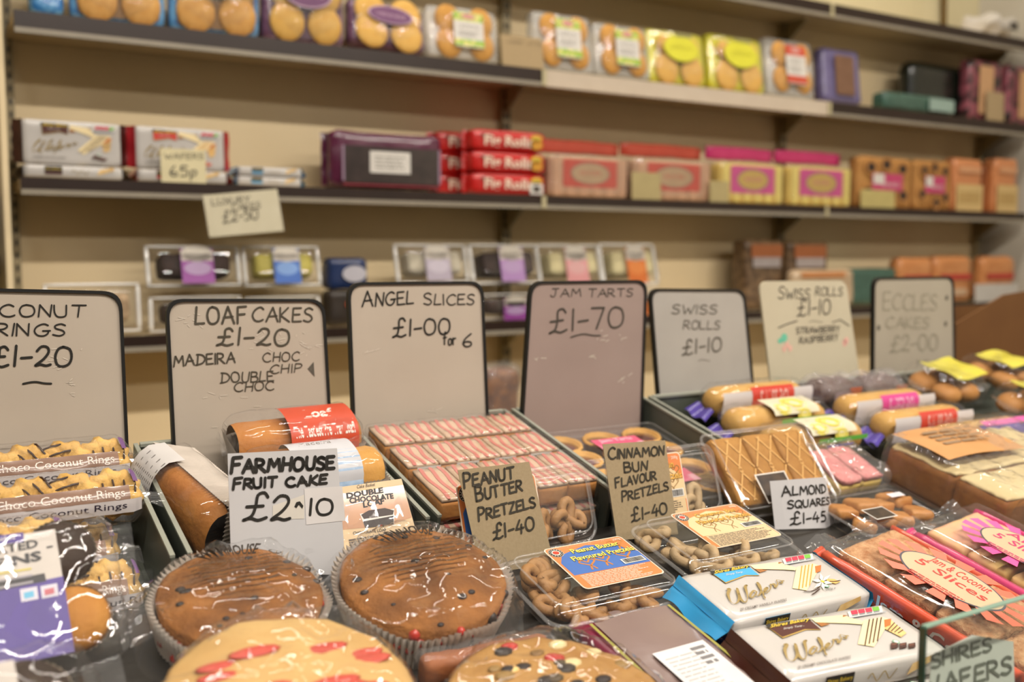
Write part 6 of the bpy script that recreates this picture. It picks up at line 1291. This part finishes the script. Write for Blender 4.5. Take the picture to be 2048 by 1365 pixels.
for i, (y0_, y1_) in enumerate(((-sd_ / 2, -.018), (-.015, sd_ / 2))):
    yc = (y0_ + y1_) / 2; m = MB(); m.soft((sw, y1_ - y0_, sh), cside, r=.004, n=(12, 8, 4), c=(0, yc, sh / 2), fn=crumple(i, .0012, 40)); s = m.build('sponge_half', o)
    m = MB(); m.soft((sw - .003, y1_ - y0_ - .003, .006), ctop, r=.0025, n=(18, 10, 2), c=(0, yc, sh + .0012), fn=crumple(i + 4, .003, 40)); m.build('cream_top', s)
m = MB(); bag(m, (sw + .014, sd_ + .016, sh + .020), (0, 0, sh / 2 + .009), 6, .0045, wrap2, r=.008, n=(36, 30, 8), sc=30); m.build('wrapper', o)
m = MB(); m.grid(12, 8, lambda a, b: Vector((-sw / 2 + .003 + a * .19, sd_ / 2 - .095 + b * .098, sh + .0195 + .003 * math.sin(a * 5) + .002 * math.sin(b * 4))), mat('orange_kraft_label', 'b98550', 'c2905c', rough=.5, scale=20)); fr = Face((-sw / 2 + .1, sd_ / 2 - .05, sh + .0245), (1, 0, 0), (0, 1, 0)); lines(m, fr, 0, .01, .12, .05, 4, flat('8f7458'), 2); m.build('label', o)
o = thing('slice_pack', 'small clear pack of pink coconut slices, between the almond squares and the sponge', 'cakes'); lay(o, on(1.183, 1.012, .038), 2, 10); pc = mat('pink_coconut_slice', 'b5696a', 'cf8f8a', rough=.8, scale=60, bump=.5, bscale=180); yc_ = mat('yellow_sponge_layer', 'c2a55a', 'd0b56c', rough=.7, scale=40)
for i in range(2):
    m = MB(); m.soft((.045, .08, .018), yc_, r=.003, n=(5, 6, 3), c=(0, 0, .0095)); s = m.build('slice', o, Matrix.Translation((-.024 + i * .048, 0, 0))); m = MB(); m.soft((.044, .079, .01), pc, r=.004, n=(6, 8, 3), c=(0, 0, .0235), fn=crumple(i, .002, 90)); m.build('coconut_topping', s)
m = MB(); bag(m, (.108, .096, .04), (0, 0, .02), 5, .006, wrap2, r=.012, n=(18, 16, 6), sc=34); m.build('wrapper', o)

# ------------------------------------------------------------------ nothing sinks into the counter or the trays
bpy.context.view_layer.update()
for o in LAID:
    low = 9
    for c in [o] + list(o.children_recursive):
        if c.type != 'MESH': continue
        M = c.matrix_world
        for v in c.data.vertices:
            p = M @ v.co; g = LEDGE if p.y < 1.010 else .0052
            low = min(low, p.z - base_z(p.y) - g)
    if low < .0006: o.location.z += .0006 - low
